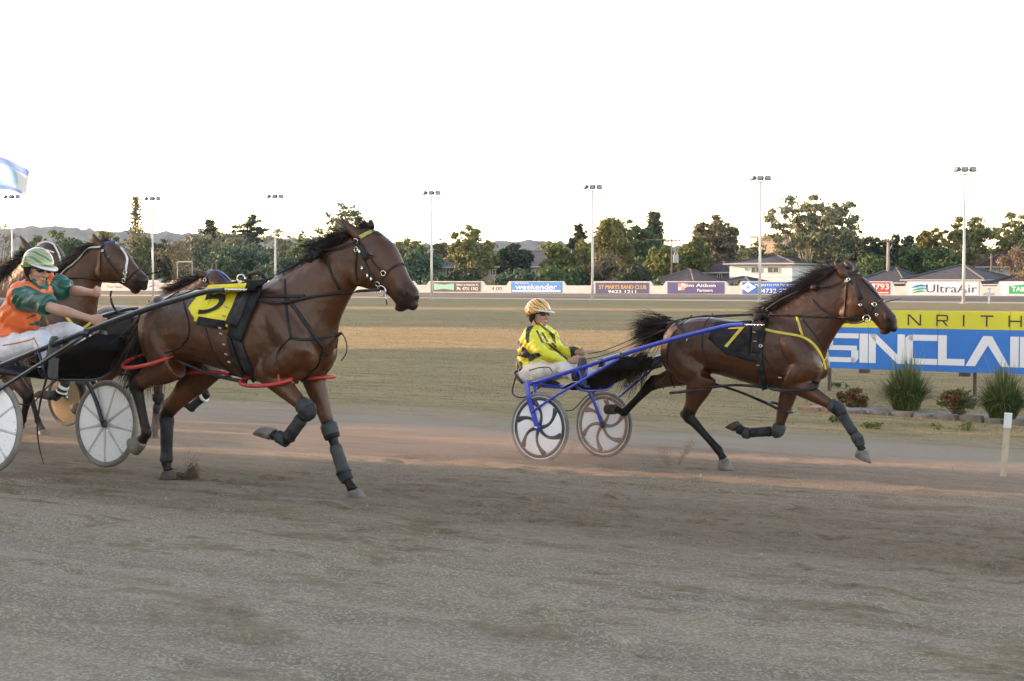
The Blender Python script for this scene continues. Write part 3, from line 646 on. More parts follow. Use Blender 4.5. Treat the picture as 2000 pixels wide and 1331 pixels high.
# ---------------------------------------------------------------- houses beyond the wall
M_pane = mat('window_pane', (.035, .045, .055), .12, spec=.6, c2=(.07, .08, .09), ns=.8)
M_frame = mat('window_frame', (.55, .55, .53), .5, c2=(.45, .45, .44), ns=3)
def house(name, label, px0, px1, yeave, yridge, p, wallc, roofc, depth=8.0, over=.55, hip=True, wins=(), ybase=None, group='houses beyond the far wall', cat='house', inset=None, flat=False):
    A = at_p(px0, yeave, p); B = at_p(px1, yeave, p); zE = A[2]; zR = at_p((px0+px1)/2, yridge, p)[2]; zG = ground_z(p) if ybase is None else at_p(px0, ybase, p)[2]
    W = (B-A)@TU; o = A.copy(); o[2] = zG
    e = empty(name, tuple(o), -TH, label, cat, group)      # local x along the front, y into depth
    wm = mat('render_%02x%02x%02x' % tuple(int(k*255) for k in wallc), wallc, .85, c2=tuple(k*.82 for k in wallc), ns=.7, bump=.1, bs=6)
    rm = mat('roof_%02x%02x%02x' % tuple(int(k*255) for k in roofc), roofc, .75, c2=tuple(k*.6 for k in roofc), ns=1.6, stretch=(1, 1, 6), bump=.5, bs=9)
    h = zE-zG; mb = MB(); mb.box((W/2, depth/2, h/2-.15), (W, depth, h+.3)); wl_ = mb.build('wall', wm, e)
    mb = MB(); v = over; ins = (depth/2 if hip else 0) if inset is None else inset; rr = zR-zE
    x0, x1, y0, y1 = -v, W+v, -v, depth+v
    if flat: mb.box((W/2, depth/2, h+rr/2), (W+2*v, depth+2*v, rr))
    else:
        ins = min(ins, W/2-.2) if hip else -0.0
        V = [(x0, y0, h-.12), (x1, y0, h-.12), (x1, y1, h-.12), (x0, y1, h-.12), (x0+ins+v if hip else x0, depth/2, h+rr), (x1-ins-v if hip else x1, depth/2, h+rr)]
        mb.add(V, [(0, 1, 5, 4), (2, 3, 4, 5), (1, 2, 5), (3, 0, 4), (3, 2, 1, 0)])
    rf = mb.build('roof', rm, e, fixn=True)
    if not flat:
        mb = MB()
        for a, b in (((x0, y0), (x1, y0)), ((x1, y0), (x1, y1)), ((x0, y1), (x0, y0))):
            mb.tube([(*a, h-.16), (*b, h-.16)], [.09], 4)
        mb.build('gutter', mat('pale_gutter', (.45, .44, .42), .6), rf)
        if hip:
            mb = MB(); q = [(x0, y0), (x0, y1), (x1, y0), (x1, y1)]; tp = [(x0+ins+v, depth/2, h+rr+.03), (x1-ins-v, depth/2, h+rr+.03)]
            for i, c in enumerate(q): mb.tube([(*c, h-.07), tp[i//2]], [.11], 4)
            mb.tube(tp, [.12], 4); mb.build('ridge_cap', mat('ridge_%02x%02x%02x' % tuple(int(k*255) for k in roofc), tuple(k*1.25 for k in roofc), .7), rf)
    for (a, b, t, u) in wins:
        P0 = at_p(a, u, p)-A; P1 = at_p(b, t, p)-A; xa, xb = P0@TU, P1@TU; za, zb = P0[2]+h, P1[2]+h
        mb = MB(); fw = .07
        mb.box(((xa+xb)/2, -.03, za), (xb-xa+fw*2, .10, fw)); mb.box(((xa+xb)/2, -.03, zb), (xb-xa+fw*2, .10, fw))
        for q in (xa, xb, (xa+xb)/2): mb.box((q, -.031, (za+zb)/2), (fw, .10, zb-za-fw))
        w_ = mb.build('window', M_frame, e)
        mb = MB(); mb.box(((xa+xb)/2, -.012, (za+zb)/2), (xb-xa, .03, zb-za)); mb.build('pane', M_pane, w_)
    return e
house('house', 'white two storey house with dark hip roof behind the blue board', 1425, 1547, 514, 499, 166, (.78, .77, .74), (.060, .062, .075), depth=9, wins=((1468, 1486, 522, 533), (1500, 1521, 522, 533), (1455.5, 1461, 523.5, 529)))
house('house', 'low dark garage roof in front of the white two storey house', 1400, 1462, 553, 541.5, 158, (.28, .25, .22), (.050, .052, .065), depth=6)
house('house', 'grey brown hip roofed cottage behind the navy board with squares', 1272, 1352, 552, 527, 160, (.24, .19, .16), (.105, .080, .075), depth=9)
house('house', 'grey brick house with dark red roof left of the white house', 1345, 1424, 531, 512, 172, (.20, .17, .15), (.090, .055, .055), wins=((1352, 1360, 534, 545), (1376, 1384, 533, 546), (1402, 1410, 533, 545)))
house('house', 'maroon roofed house half hidden by the dark reddish bush', 1240, 1330, 541, 518, 176, (.26, .20, .17), (.105, .050, .052), wins=((1290, 1300, 542, 550),))
house('apartment_block', 'long two storey flats with slate blue roof behind the dome shaped tree', 846, 1110, 521, 490, 186, (.34, .26, .19), (.060, .064, .078), depth=12, hip=True, inset=3, cat='building', wins=((872, 884, 525, 538), (890, 900, 525, 538), (1040, 1052, 527, 540), (1060, 1070, 527, 540), (958, 968, 527, 538)))
house('house', 'small shed with pale lilac roof behind the light blue board', 1038, 1072, 545, 530, 161, (.30, .26, .22), (.16, .14, .15), depth=5)
house('office_tower', 'tan flat roofed block far beyond the white house', 1478, 1532, 466, 461, 420, (.46, .34, .25), (.46, .36, .28), depth=20, flat=True, cat='building', over=1.5, wins=((1484, 1492, 468, 472), (1497, 1505, 468, 472), (1510, 1518, 468, 472)))
house('house', 'dark hip roofed house behind the far horse\'s head', 1672, 1762, 551, 524, 162, (.22, .18, .16), (.060, .060, .068), depth=10)
house('house', 'reddish roofed house left of the far horse\'s ears', 1598, 1664, 531, 511, 180, (.25, .2, .17), (.085, .055, .055), depth=9)
house('house', 'wide dark tiled hip roof house behind the white board', 1778, 1912, 545, 518, 160, (.22, .19, .18), (.068, .062, .066), depth=12, over=.8, wins=((1800, 1820, 547, 552),))
house('house', 'white walled house with maroon roof near the right edge', 1915, 1975, 520, 492, 178, (.60, .58, .56), (.080, .042, .050), depth=9, wins=((1924, 1932, 524, 532), (1950, 1958, 524, 532)))
house('house', 'low dark roof at the right edge in front of the white walled house', 1930, 2040, 554, 533, 158, (.2, .17, .16), (.055, .052, .058), depth=9)
fa = at_p(347, 512, 160); fb = at_p(376, 512, 160); fz = fa[2]
mb = MB()
for q in (fa, fb): mb.tube([(q[0], q[1], -.1), (q[0], q[1], fz)], [.09], 6)
mb.tube([fa, fb+np.array([0, 0, fa[2]-fb[2]])], [.12], 6)
tag(mb.build('metal_frame', mat('teal_paint', (.14, .24, .25), .5, c2=(.11, .2, .21), ns=2)), 'teal metal frame standing behind the wall near the flying tail hair', 'frame')
# ---------------------------------------------------------------- power poles and wires
M_wood = mat('weathered_pole', (.20, .16, .125), .9, c2=(.12, .095, .075), ns=3, stretch=(4, 4, .4), bump=.3, bs=15)
tops = {}
def power_pole(px, ytop, p, label, r=.15, arm=1.1, box=False, light=False):
    B = at_p(px, 545, p); B[2] = ground_z(p)-.1; T = at_p(px, ytop, p); H = T[2]-B[2]; e = empty('power_pole', tuple(B), 0, label, 'power pole', 'power poles behind the houses')
    mb = MB(); mb.tube([(0, 0, 0), (0, 0, H)], [r, r*.7], 8); mb.build('post', mat('pale_pole', (.34, .31, .27), .85, c2=(.24, .21, .18), ns=2) if light else M_wood, e, True)
    if arm:
        mb = MB(); mb.box((0, -.1, H-.35), (arm*2, .12, .14))
        for k in (-1, -.45, .45, 1): mb.tube([(arm*k*.92, -.1, H-.28), (arm*k*.92, -.1, H-.08)], [.05, .04], 6)
        mb.build('crossarm', M_wood, e)
    if box:
        mb = MB(); mb.box((.45, -.2, H*.62), (.62, .6, .95)); mb.tube([(.3, -.3, H*.62+.47), (.3, -.3, H*.62+.72)], [.05], 6); mb.tube([(.6, -.3, H*.62+.47), (.6, -.3, H*.62+.72)], [.05], 6)
        mb.build('transformer', mat('transformer_grey', (.42, .45, .47), .5, c2=(.33, .35, .37), ns=3), e)
    tops[px] = B+np.array([0, -.1, H-.1])
for a in [(1242, 454, 200, 'slim wooden power pole in front of the tall green tree', .12, .9), (1312, 465, 165, 'power pole carrying a pale transformer box', .13, 1.0, True), (1685, 468, 200, 'slim power pole left of the thick pale one', .12, .8), (1734, 466, 166, 'thick pale power pole above the red board', .20, .5, False, True), (1865, 470, 205, 'power pole among the scrub behind the right floodlight', .12, .8), (1936, 496, 170, 'short power pole before the white walled house', .14, 0)]:
    power_pole(*a)
def wire(a, b, sag, dx=0.0):
    P = [a+(b-a)*t+np.array([dx, 0, -sag*4*t*(1-t)]) for t in np.linspace(0, 1, 9)]; return P
mb = MB()
for a, b, sg in ((1242, 1312, .5), (1312, 1685, 2.2), (1685, 1734, .3), (1734, 1865, 1.0), (1865, 1936, .5)):
    for dx in (-.8, .8): mb.tube(wire(tops[a], tops[b], sg, dx*.8), [.016], 3)
mb.tube(wire(tops[1312]-np.array([0, 0, 4]), at_p(1734, 520, 166), 1.0), [.018], 3)
tag(mb.build('power_lines', mat('cable', (.03, .03, .03), .6)), 'dark overhead cables strung between the power poles', 'cable')
# ================================================================ the sponsor's sign in the infield
PSG = float(ground_hit(1800, 772)@TN)
Lt, Rt = 1594, 2150
def sg(px, y): return at_p(px, y, PSG)
S0 = sg(1594, 717.5); ztop = sg(1737, 606.5)[2]; zbot = sg(1737, 723.3)[2]; zmid = sg(1737, 641.5)[2]
t0 = S0@TU; t1 = sg(2150, 700)@TU; Wd = t1-t0
S0 = TU*t0+TN*PSG; S0[2] = gz_at(S0[0], S0[1])
sign = empty('billboard', tuple(S0), -TH, 'large yellow and blue sponsor sign standing on short posts behind the flower bed', 'sign')
hb, hm, ht = zbot-S0[2], zmid-S0[2], ztop-S0[2]
xs_ = [0.0]+[sg(q, 680)@TU-t0 for q in (1694.7, 1830.2, 1971.6)]+[Wd]
for xa, xb in zip(xs_[:-1], xs_[1:]):
    mb = MB(); mb.box(((xa+xb)/2, .06, (hb+hm)/2), (xb-xa-.005, .05, hm-hb)); mb.build('blue_panel', mat('sign_blue', (.028, .19, .62), .4, c2=(.023, .155, .53), ns=.8), sign)
    mb = MB(); mb.box(((xa+xb)/2, .06, (hm+ht)/2+.001), (xb-xa-.005, .05, ht-hm-.003)); mb.build('yellow_panel', mat('sign_yellow', (.66, .62, .035), .45, c2=(.58, .53, .03), ns=.8), sign)
for x in np.arange(.2, Wd, 1.25):
    mb = MB(); mb.box((x, .115, hb/2+.35), (.05, .05, hb+.9)); mb.build('post', mat('rusty_post', (.10, .065, .05), .8, c2=(.05, .035, .03), ns=8), sign)
for x in (.85, 2.55, 3.6):
    mb = MB(); mb.box((x, .05, hb-.035), (.16, .12, .06)); mb.build('bracket', mat('rusty_post', (.1, .065, .05)), sign)
def sx(px): return (sg(px, 680)@TU)-t0
def stroke_letters(specs, name, m, yoff):
    """specs: list of (px0, px1, zlo, zhi, polygons in unit square)"""
    for px0, px1, zl, zh, polys in specs:
        mb = MB(); a, b = sx(px0), sx(px1)
        for poly in polys: mb.prism([(a+(b-a)*u_, yoff, zl+(zh-zl)*v_) for u_, v_ in poly], (0, .004, 0))
        mb.build(name, m, sign, fixn=True)
def rect(x0, y0, x1, y1): return [(x0, y0), (x1, y0), (x1, y1), (x0, y1)]
t_ = .17
LET = {
 'S': [rect(.12, 1-t_, 1, 1), rect(0, .60, .22, .9), [(0, .9), (.22, .9), (.22, 1-t_), (.12, 1)], [(.05, .58), (.95, .58), (.95, .415), (.05, .415)][::1], rect(.78, .13, 1, .42), rect(0, 0, .90, t_), [(.90, 0), (1, .13), (.78, .17), (.78, .0)], [(0, .62), (.05, .53), (.22, .53), (.22, .62)]],
 'I': [rect(0, 0, 1, 1)],
 'N': [rect(0, 0, .20, 1), rect(.80, 0, 1, 1), [(.20, 1), (.20, .70), (.80, 0), (.80, .30)], [(.0, 1), (.2, .7), (.2, 1)]],
 'C': [rect(.12, 1-.2, 1, 1), rect(0, .12, .24, .88), rect(.12, 0, 1, .2), [(0, .88), (.24, .8), (.24, 1), (.12, 1)], [(0, .12), (.12, 0), (.24, 0), (.24, .2)]],
 'L': [rect(0, 0, .33, 1), rect(.33, 0, 1, .22)],
 'A': [[(0, 0), (.22, 0), (.51, .70), (.40, 1)], [(.40, 1), (.51, .70), (.82, 0), (1, 0), (.60, 1)]],
 'R': [rect(0, 0, .22, 1), rect(.22, .82, .9, 1), rect(.78, .5, 1, .9), rect(.22, .40, .9, .56), [(.45, .42), (.70, .42), (1, 0), (.74, 0)]],
}
M_sw = mat('sign_white', (.74, .76, .80), .45, c2=(.68, .70, .75), ns=1)
zl = lambda px, y: sg(px, y)[2]-S0[2]
big = [('S', 1612, 1675.5), ('I', 1677.5, 1694), ('N', 1695.5, 1766), ('C', 1767, 1829.5), ('L', 1831, 1883), ('A', 1885, 1971), ('I', 1972, 1989), ('R', 1991, 2052)]
zlo, zhi = zl(1700, 709.5), zl(1700, 652.5)
stroke_letters([(a, b, zlo, zhi, LET[c]) for c, a, b in big], 'letter', M_sw, .028)
q_ = .10
THIN = {'P': [rect(0, 0, q_, 1), rect(q_, 1-.13, .9, 1), rect(.88, .45, 1, .95), rect(q_, .38, .9, .51)], 'E': [rect(0, 0, q_, 1), rect(q_, .87, 1, 1), rect(q_, .44, .9, .56), rect(q_, 0, 1, .13)],
 'N': [rect(0, 0, q_, 1), rect(.9, 0, 1, 1), [(0, 1), (.16, 1), (1, 0), (.84, 0)]], 'R': [rect(0, 0, q_, 1), rect(q_, .87, .9, 1), rect(.88, .5, 1, .93), rect(q_, .40, .95, .53), [(.5, .42), (.65, .42), (1, 0), (.85, 0)]],
 'I': [rect(.40, 0, .60, 1)], 'T': [rect(0, .87, 1, 1), rect(.44, 0, .56, .87)], 'H': [rect(0, 0, q_, 1), rect(.9, 0, 1, 1), rect(q_, .44, .9, .57)]}
thin = [('P', 1618, 1640), ('E', 1670, 1692), ('N', 1771, 1797), ('R', 1827, 1850), ('I', 1873, 1888), ('T', 1913, 1938), ('H', 1968, 1994)]
thin = [('P', 1660, 1682), ('E', 1716, 1738)]+thin[2:]
zlo2, zhi2 = zl(1780, 636.0), zl(1780, 614.5)
stroke_letters([(a, b, zlo2, zhi2, THIN[c]) for c, a, b in thin], 'letter', mat('ink_black', (.025, .025, .03), .5), .0295)
# ---------------------------------------------------------------- bed in front of the sign
bed_edge = [ground_hit(1560, 800), ground_hit(1640, 806), ground_hit(1740, 812), ground_hit(1850, 820), ground_hit(2010, 832), ground_hit(2120, 838)]
edge = empty('garden_edging', tuple(bed_edge[0]), 0, 'low grey stone edging along the front of the flower bed', 'edging')
M_stone = mat('edging_stone', (.22, .19, .165), .9, c2=(.12, .105, .09), ns=6, bump=.5, bs=25)
pts = spline(bed_edge, 12); L = np.r_[0, np.cumsum(np.linalg.norm(np.diff(pts, axis=0), axis=1))]
r_ = np.random.default_rng(4); s_ = 0.0; M_brk = mat('edging_brick', (.36, .20, .13), .9, c2=(.26, .15, .10), ns=6, bump=.4, bs=25)
while s_ < L[-1]-.3:
    ln = r_.uniform(.22, .42); c = np.array([np.interp(s_+ln/2, L, pts[:, k]) for k in range(3)]); c2 = np.array([np.interp(s_+ln/2+.1, L, pts[:, k]) for k in range(3)]); t = unit(c2-c)
    a = math.atan2(t[1], t[0])+r_.normal()*.04; mb = MB(); w, h = r_.uniform(.10, .15), r_.uniform(.045, .08)
    V = [np.array((x*ln*.48*r_.uniform(.9, 1.05), y*w/2*r_.uniform(.85, 1.1), z)) for z in (-.04, h) for x in (-1, 1) for y in (-1, 1)]
    for q in V[4:]: q[:2] *= .86; q[2] += r_.normal()*.008
    rot = np.array(Matrix.Rotation(a, 3, 'Z')); mb.add([rot@q for q in V], [(0, 2, 3, 1), (4, 5, 7, 6), (0, 1, 5, 4), (2, 6, 7, 3), (0, 4, 6, 2), (1, 3, 7, 5)])
    o = mb.build('stone', M_brk if s_ < .6 else M_stone, edge); o.location = c-bed_edge[0]; s_ += ln+.012
# pale mulch of the bed
mb = MB(); back = [q+TN*1.1 for q in pts]
for q in back: q[2] = gz_at(q[0], q[1])
F0 = [q+np.array([0, 0, .014])+TN*.06 for q in pts]; B0 = [q+np.array([0, 0, .012]) for q in back]
mb.add(F0+B0, [(i, i+1, len(F0)+i+1, len(F0)+i) for i in range(len(F0)-1)])
tag(mb.build('bed_gravel', mat('pale_gravel', (.40, .38, .34), .95, c2=(.20, .18, .15), ns=30, bump=.8, bs=60)), kind='structure')
def strap_plant(px, py, wpx, hpx, label, seed, n=460):
    B = ground_hit(px, py); s = F/B[1]; W, H = wpx/s/2, hpx/s; r = np.random.default_rng(seed); V = []; Fc = []; mi = []
    for i in range(n):
        a = r.uniform(0, 6.28); f = r.random()**.7; b = np.array([math.cos(a), math.sin(a), 0])*W*.4*r.random(); out = np.array([math.cos(a+r.normal()*.4), math.sin(a+r.normal()*.4), 0])
        L_ = H*r.uniform(.75, 1.25); reach = W*r.uniform(.6, 1.7)*f; wd = r.uniform(.006, .012); side = np.array([-out[1], out[0], 0])*wd; k0 = len(V)
        for j, t in enumerate((0, .3, .55, .8, 1.0)):
            z = L_*(1.3*t-.72*f*t*t*1.5); q = b+out*reach*t**1.5+np.array([0, 0, max(z, .02)]); ww = side*(1-t**2*.95)
            V += [q-ww, q+ww]
        Fc += [(k0+2*j, k0+2*j+1, k0+2*j+3, k0+2*j+2) for j in range(4)]
    e = empty('strap_leaf_plant', tuple(B), 0, label, 'plant', 'strappy plants in the flower bed')
    link('foliage', np_mesh('foliage', V, np.array(Fc), False), leaf_mat('leaf_strap', (.085, .12, .036), (.034, .055, .02), .25, (.24, .24, .09)), e)
    mb = MB()
    for i in range(9):
        a = r.uniform(0, 6.28); out = np.array([math.cos(a), math.sin(a), 0]); h = H*r.uniform(1.15, 1.6); mb.tube([(0, 0, 0), out*W*.3+np.array([0, 0, h*.6]), out*W*r.uniform(.5, .9)+np.array([0, 0, h])], [.004, .003, .002], 3)
    mb.build('flower_stalk', mat('dry_stalk', (.24, .20, .10), .8), e)
strap_plant(1770, 803, 120, 82, 'big strappy green clump under the letters N and C', 1, 1300)
strap_plant(1958, 822, 120, 84, 'big strappy green clump at the right edge under the letter A', 2, 1300)
strap_plant(2065, 826, 100, 80, 'strappy clump beyond the right edge', 3, 300)
def nandina(px, py, wpx, hpx, label, seed, red):
    B = ground_hit(px, py); s = F/B[1]; W, H = wpx/s, hpx/s; r = np.random.default_rng(seed); e = empty('nandina_shrub', tuple(B), 0, label, 'shrub', 'red leaved shrubs in the flower bed')
    cl = []
    for i in range(26):
        a = r.uniform(0, 6.28); f = r.random()**.5; z = H*r.uniform(.2, .85)*(1-.4*f*f); cl.append((np.array([math.cos(a)*W*.38*f, math.sin(a)*W*.38*f, z]), (W*.13, W*.13, H*.14)))
    link('foliage', crown_mesh('foliage', cl, 1500, .022, r), leaf_mat('leaf_nandina_g', (.11, .115, .03), (.05, .058, .02), .15), e)
    k = int(26*red); idx = r.permutation(26)[:k]
    link('red_foliage', crown_mesh('red_foliage', [cl[i] for i in idx], int(1100*red), .024, r), leaf_mat('leaf_nandina_r', (.19, .05, .032), (.095, .028, .02), .15), e)
    mb = MB()
    for c, rr in cl[:14]: mb.tube([(0, 0, -.03), np.asarray(c)*.5, c], [.012, .008, .004], 4)
    mb.build('stem', bark('grey'), e)
nandina(1665, 796, 64, 48, 'small red and green shrub beside the far horse\'s front leg', 5, .8)
nandina(1868, 812, 84, 62, 'dark green and red shrub between the two strappy clumps', 6, .42)
def weed(px, py, wpx, label, seed):
    B = ground_hit(px, py); s = F/B[1]; r = np.random.default_rng(seed); W = wpx/s; cl = [(np.array([r.normal()*W*.25, r.normal()*W*.2, .05]), (W*.2, W*.2, .05)) for _ in range(6)]
    o = link('grass_tuft', crown_mesh('grass_tuft', cl, 160, .02, r), leaf_mat('leaf_strap', (.075, .105, .030), (.03, .048, .018))); o.location = B; tag(o, label, 'grass tuft')
weed(1636, 757, 28, 'small green weed below the left end of the sponsor sign', 3)
weed(1640, 826, 34, 'low green tuft in the verge left of the stone edging', 4)
weed(1700, 838, 60, 'grass tuft in the verge below the red and green shrub', 5)
weed(1880, 842, 80, 'wide grass tuft in the verge left of the marker peg', 6)
# ---------------------------------------------------------------- white capped peg on the inside of the track
B = ground_hit(1959, 930); s = F/B[1]; H = 124/s
peg = empty('marker_peg', tuple(B), R(-18), 'leaning white capped wooden peg at the right, on the inside of the track', 'post')
peg.rotation_euler[1] = R(4)
mb = MB(); mb.box((0, 0, H*.38-.06), (.062, .062, H*.78+.12)); mb.build('stake', mat('peg_wood', (.52, .44, .31), .8, c2=(.40, .34, .25), ns=7, stretch=(4, 4, 1), bump=.2, bs=30), peg)
mb = MB(); mb.box((0, 0, H*.885), (.072, .072, H*.23)); mb.build('cap', mat('peg_white', (.70, .71, .72), .55, c2=(.60, .61, .62), ns=10), peg)
# ---------------------------------------------------------------- flag at the upper left, on a pole outside the view
Fp = at_depth(-60, 345, 60.0); gx = gz_at(Fp[0], Fp[1])
flag = empty('flag', (Fp[0], Fp[1], gx), 0, 'blue and white flag blowing out at the upper left edge', 'flag')
zt = at_depth(0, 331, 60)[2]-gx
mb = MB(); mb.tube([(0, 0, 0), (0, 0, zt+1.0)], [.06, .04], 8); mb.build('flagpole', M_pole, flag, True)
sF = F/60.0; nx, nz = 40, 24; V = []; Fc = []; mi = []
for i in range(nx+1):
    for j in range(nz+1):
        u_, v_ = i/nx, j/nz; x = 115/sF*u_; top = zt+1.0-(50/sF)*u_**1.0-.05*math.sin(u_*7); hgt = (82-30*u_)/sF*1.0
        y = .16*math.sin(u_*9+v_*2.2)+.08*math.sin(u_*15-v_*5); V.append((x, y, top-hgt*v_-.06*math.sin(u_*6+1)*v_))
for i in range(nx):
    for j in range(nz):
        a = i*(nz+1)+j; Fc.append((a, a+nz+1, a+nz+2, a+1)); u_, v_ = i/nx, j/nz
        band = v_ < .20+.02*math.sin(u_*9); blob = ((u_-.58)/.22)**2+((v_-.50)/.38)**2 < 1; low = v_ > .86 and u_ < .92; st = abs(v_-.80+.3*(u_-.7)) < .03
        mi.append(0 if band or low else (1 if blob else 2))
me = np_mesh('flag_cloth', V, np.array(Fc), True, mi)
def cloth(name, c, tr=.35):
    m = mat(name, c, .8, c2=tuple(k*.9 for k in c), ns=3); t = NT(m); b = t.n['Principled BSDF']; ts = t.new('ShaderNodeBsdfTranslucent'); ts.inputs[0].default_value = (*c, 1); mx = t.new('ShaderNodeMixShader'); mx.inputs[0].default_value = tr
    t.l.new(b.outputs[0], mx.inputs[1]); t.l.new(ts.outputs[0], mx.inputs[2]); t.l.new(mx.outputs[0], t.n['Material Output'].inputs[0]); return m
link('flag_cloth', me, [cloth('flag_blue', (.30, .44, .85)), cloth('flag_sky', (.40, .64, .88)), cloth('flag_white', (.78, .78, .78))], flag)
# ================================================================ unseen stand and trees added left of the view to cast the long shade
def shade_pos(q, t): return np.array([q*math.sin(SUN_AZ)-t*math.cos(SUN_AZ), q*math.cos(SUN_AZ)+t*math.sin(SUN_AZ), 0])
def stand():  # unseen building, added to keep the sun off the foreground
    c = shade_pos(-8.0, 46.0); gz = gz_at(c[0], c[1]); e = empty('shade_stand', (c[0], c[1], gz), -SUN_AZ, 'unseen roofed stand added left of the view to shade the track from the low sun', 'shade_stand')
    Wd, D, Hh = 41.6, 16.0, 15.5    # local y across the sun, local x towards it
    mb = MB(); mb.box((-D*.35, 0, Hh*.42), (D*.3, Wd, Hh*.84)); mb.build('rear_building', mat('stand_brick', (.30, .22, .18), .85, c2=(.24, .18, .15), ns=1), e)
    mb = MB(); mb.box((0, 0, Hh), (D*1.15, Wd, .4)); mb.build('roof', mat('stand_roof', (.35, .36, .38), .5, c2=(.28, .29, .30), ns=1), e)
    for k in range(9):
        mb = MB(); mb.box((D*.42-k*1.1, 0, .3+k*.42), (1.1, Wd, .84*(k+1)*.5+.5)); mb.build('tier', M_conc, e)
    for y in np.linspace(-Wd/2+.5, Wd/2-.5, 7):
        mb = MB(); mb.box((D*.45, y, Hh/2), (.3, .3, Hh)); mb.build('column', M_pole, e)
stand()
def shade_trees(qs, t, H, W, n, lab, size=.45, low=.05, leaf='dark', grp='unseen trees added for shade'):  # unseen trees, added and spaced to leave the sunlit bands between them
    for i, q in enumerate(qs):
        c = shade_pos(q, t+2.5*((i*7) % 3-1)); c[2] = gz_at(c[0], c[1])-.05
        tree_at(c, H*(1+.08*((i*5) % 3-1)), W, 'round', leaf, lab, group=grp, low=low, n=n, seed=900+int(q*13), size=size)
shade_trees(np.arange(18.4, 38, 2.4), 44, 13.5, 5.0, 1500, 'unseen tree added left of the view to shade the near infield', size=.32, low=.05)
shade_trees([14.7], 40, 11.0, 4.2, 420, 'unseen thin tree added left of the view to dapple the sun', size=.26, low=.1)
shade_trees(np.arange(60, 86, 5.0), 92, 25, 9.0, 2200, 'unseen tall tree added in a dense row left of the view to shade the infield', size=.6)
shade_trees(np.arange(100, 140, 5.5), 150, 32, 10.0, 2200, 'unseen tall tree added at the back left of the view to shade the far infield', size=.7)
# ================================================================ horses
def coat_mat(name, base, dark, rust):
    m = bpy.data.materials.new(name); m.use_nodes = True; MATS[name] = m; t = NT(m); b = t.n['Principled BSDF']
    pts = t.new('ShaderNodeAttribute', attribute_name='points').outputs['Fac']; tc = t.new('ShaderNodeTexCoord').outputs['Object']
    c = t.mix(t.ramp(t.noise(tc, 2.2, 4), [(.35, 0), (.68, 1)]), base, dark)
    c = t.mix(t.math('MULTIPLY', t.ramp(t.noise(tc, 4.5, 3), [(.52, 0), (.75, 1)]), .55), c, rust)
    hair = t.noise(t.mapr(tc, (40, 120, 90)), 3.0, 3, .7)
    c = t.mix(t.math('MULTIPLY', t.ramp(hair, [(.35, 0), (.7, 1)]), .35), c, tuple(q*1.45 for q in base))
    blk = t.mix(hair, (.007, .006, .006), (.018, .015, .014))
    c = t.mix(pts, c, blk)
    t.l.new(c, b.inputs['Base Color']); t.l.new(t.math('MULTIPLY_ADD', pts, -.28, .42), b.inputs['Specular IOR Level'])
    t.l.new(t.math('MULTIPLY_ADD', t.noise(tc, 6.0, 4), .30, .19), b.inputs['Roughness'])
    b.inputs['Coat Weight'].default_value = .06; b.inputs['Coat Roughness'].default_value = .25
    q = t.new('ShaderNodeBump'); q.inputs['Strength'].default_value = .55; q.inputs['Distance'].default_value = .03
    t.l.new(t.math('ADD', t.math('ADD', t.noise(tc, 5.5, 2), t.math('MULTIPLY', t.noise(t.mapr(tc, (1, 1, .6)), 19.0, 3), .28)), t.math('MULTIPLY', hair, .10)), q.inputs['Height']); t.l.new(q.outputs[0], b.inputs['Normal'])
    return m
M_coat = coat_mat('bay_coat', (.066, .0225, .0068), (.026, .0098, .0041), (.124, .0430, .0120))
M_coat2 = coat_mat('dark_bay_coat', (.056, .0195, .0064), (.023, .0090, .0041), (.106, .0375, .0108))
M_hair = mat('black_hair', (.009, .007, .006), .5, c2=(.028, .019, .015), ns=14, spec=.25)
M_hairb = mat('brown_hair', (.055, .032, .022), .5, c2=(.020, .014, .012), ns=14, spec=.4)
M_hoof = mat('hoof_horn', (.155, .14, .12), .6, c2=(.075, .066, .055), ns=16, bump=.25, bs=60)
M_hoofd = mat('dusty_hoof', (.085, .066, .048), .85, c2=(.04, .032, .026), ns=18, bump=.3, bs=50)
M_leath = mat('black_leather', (.009, .009, .010), .5, spec=.2, c2=(.030, .030, .034), ns=18, bump=.2, bs=80)
M_steel = mat('bright_steel', (.62, .60, .57), .22, metal=1.0, c2=(.5, .48, .46), ns=12)
M_white = mat('white_strap', (.66, .66, .63), .5, c2=(.5, .5, .48), ns=12)
M_red = mat('red_hose', (.42, .035, .028), .45, c2=(.30, .025, .022), ns=9)
M_blackhose = mat('black_hose', (.010, .011, .014), .4, spec=.3, c2=(.03, .032, .04), ns=9)
M_bluestrap = mat('blue_strap', (.020, .045, .19), .4, c2=(.03, .06, .25), ns=9)
M_yellows = mat('yellow_strap', (.55, .46, .05), .55, c2=(.42, .34, .05), ns=12)
M_boot = mat('grey_boot', (.050, .057, .061), .6, spec=.25, c2=(.034, .038, .041), ns=9, bump=.2, bs=40)
M_bootd = mat('black_boot', (.009, .0095, .011), .6, spec=.16, c2=(.04, .042, .048), ns=9, bump=.25, bs=40)
M_yel = mat('yellow_cloth', (.78, .69, .030), .7, c2=(.66, .57, .026), ns=7, bump=.4, bs=14)
M_blkc = mat('black_cloth', (.009, .0095, .011), .85, spec=.12, c2=(.032, .033, .038), ns=7, bump=.4, bs=14)
M_eye = mat('eye_dark', (.008, .006, .005), .08, spec=.8, c2=(.02, .012, .008), ns=20)
M_nost = mat('nostril_dark', (.010, .007, .007), .7, c2=(.02, .014, .013), ns=20)
M_fleece = mat('black_fleece', (.012, .012, .012), .95, spec=.1, c2=(.045, .045, .043), ns=40, bump=1.0, bs=90)
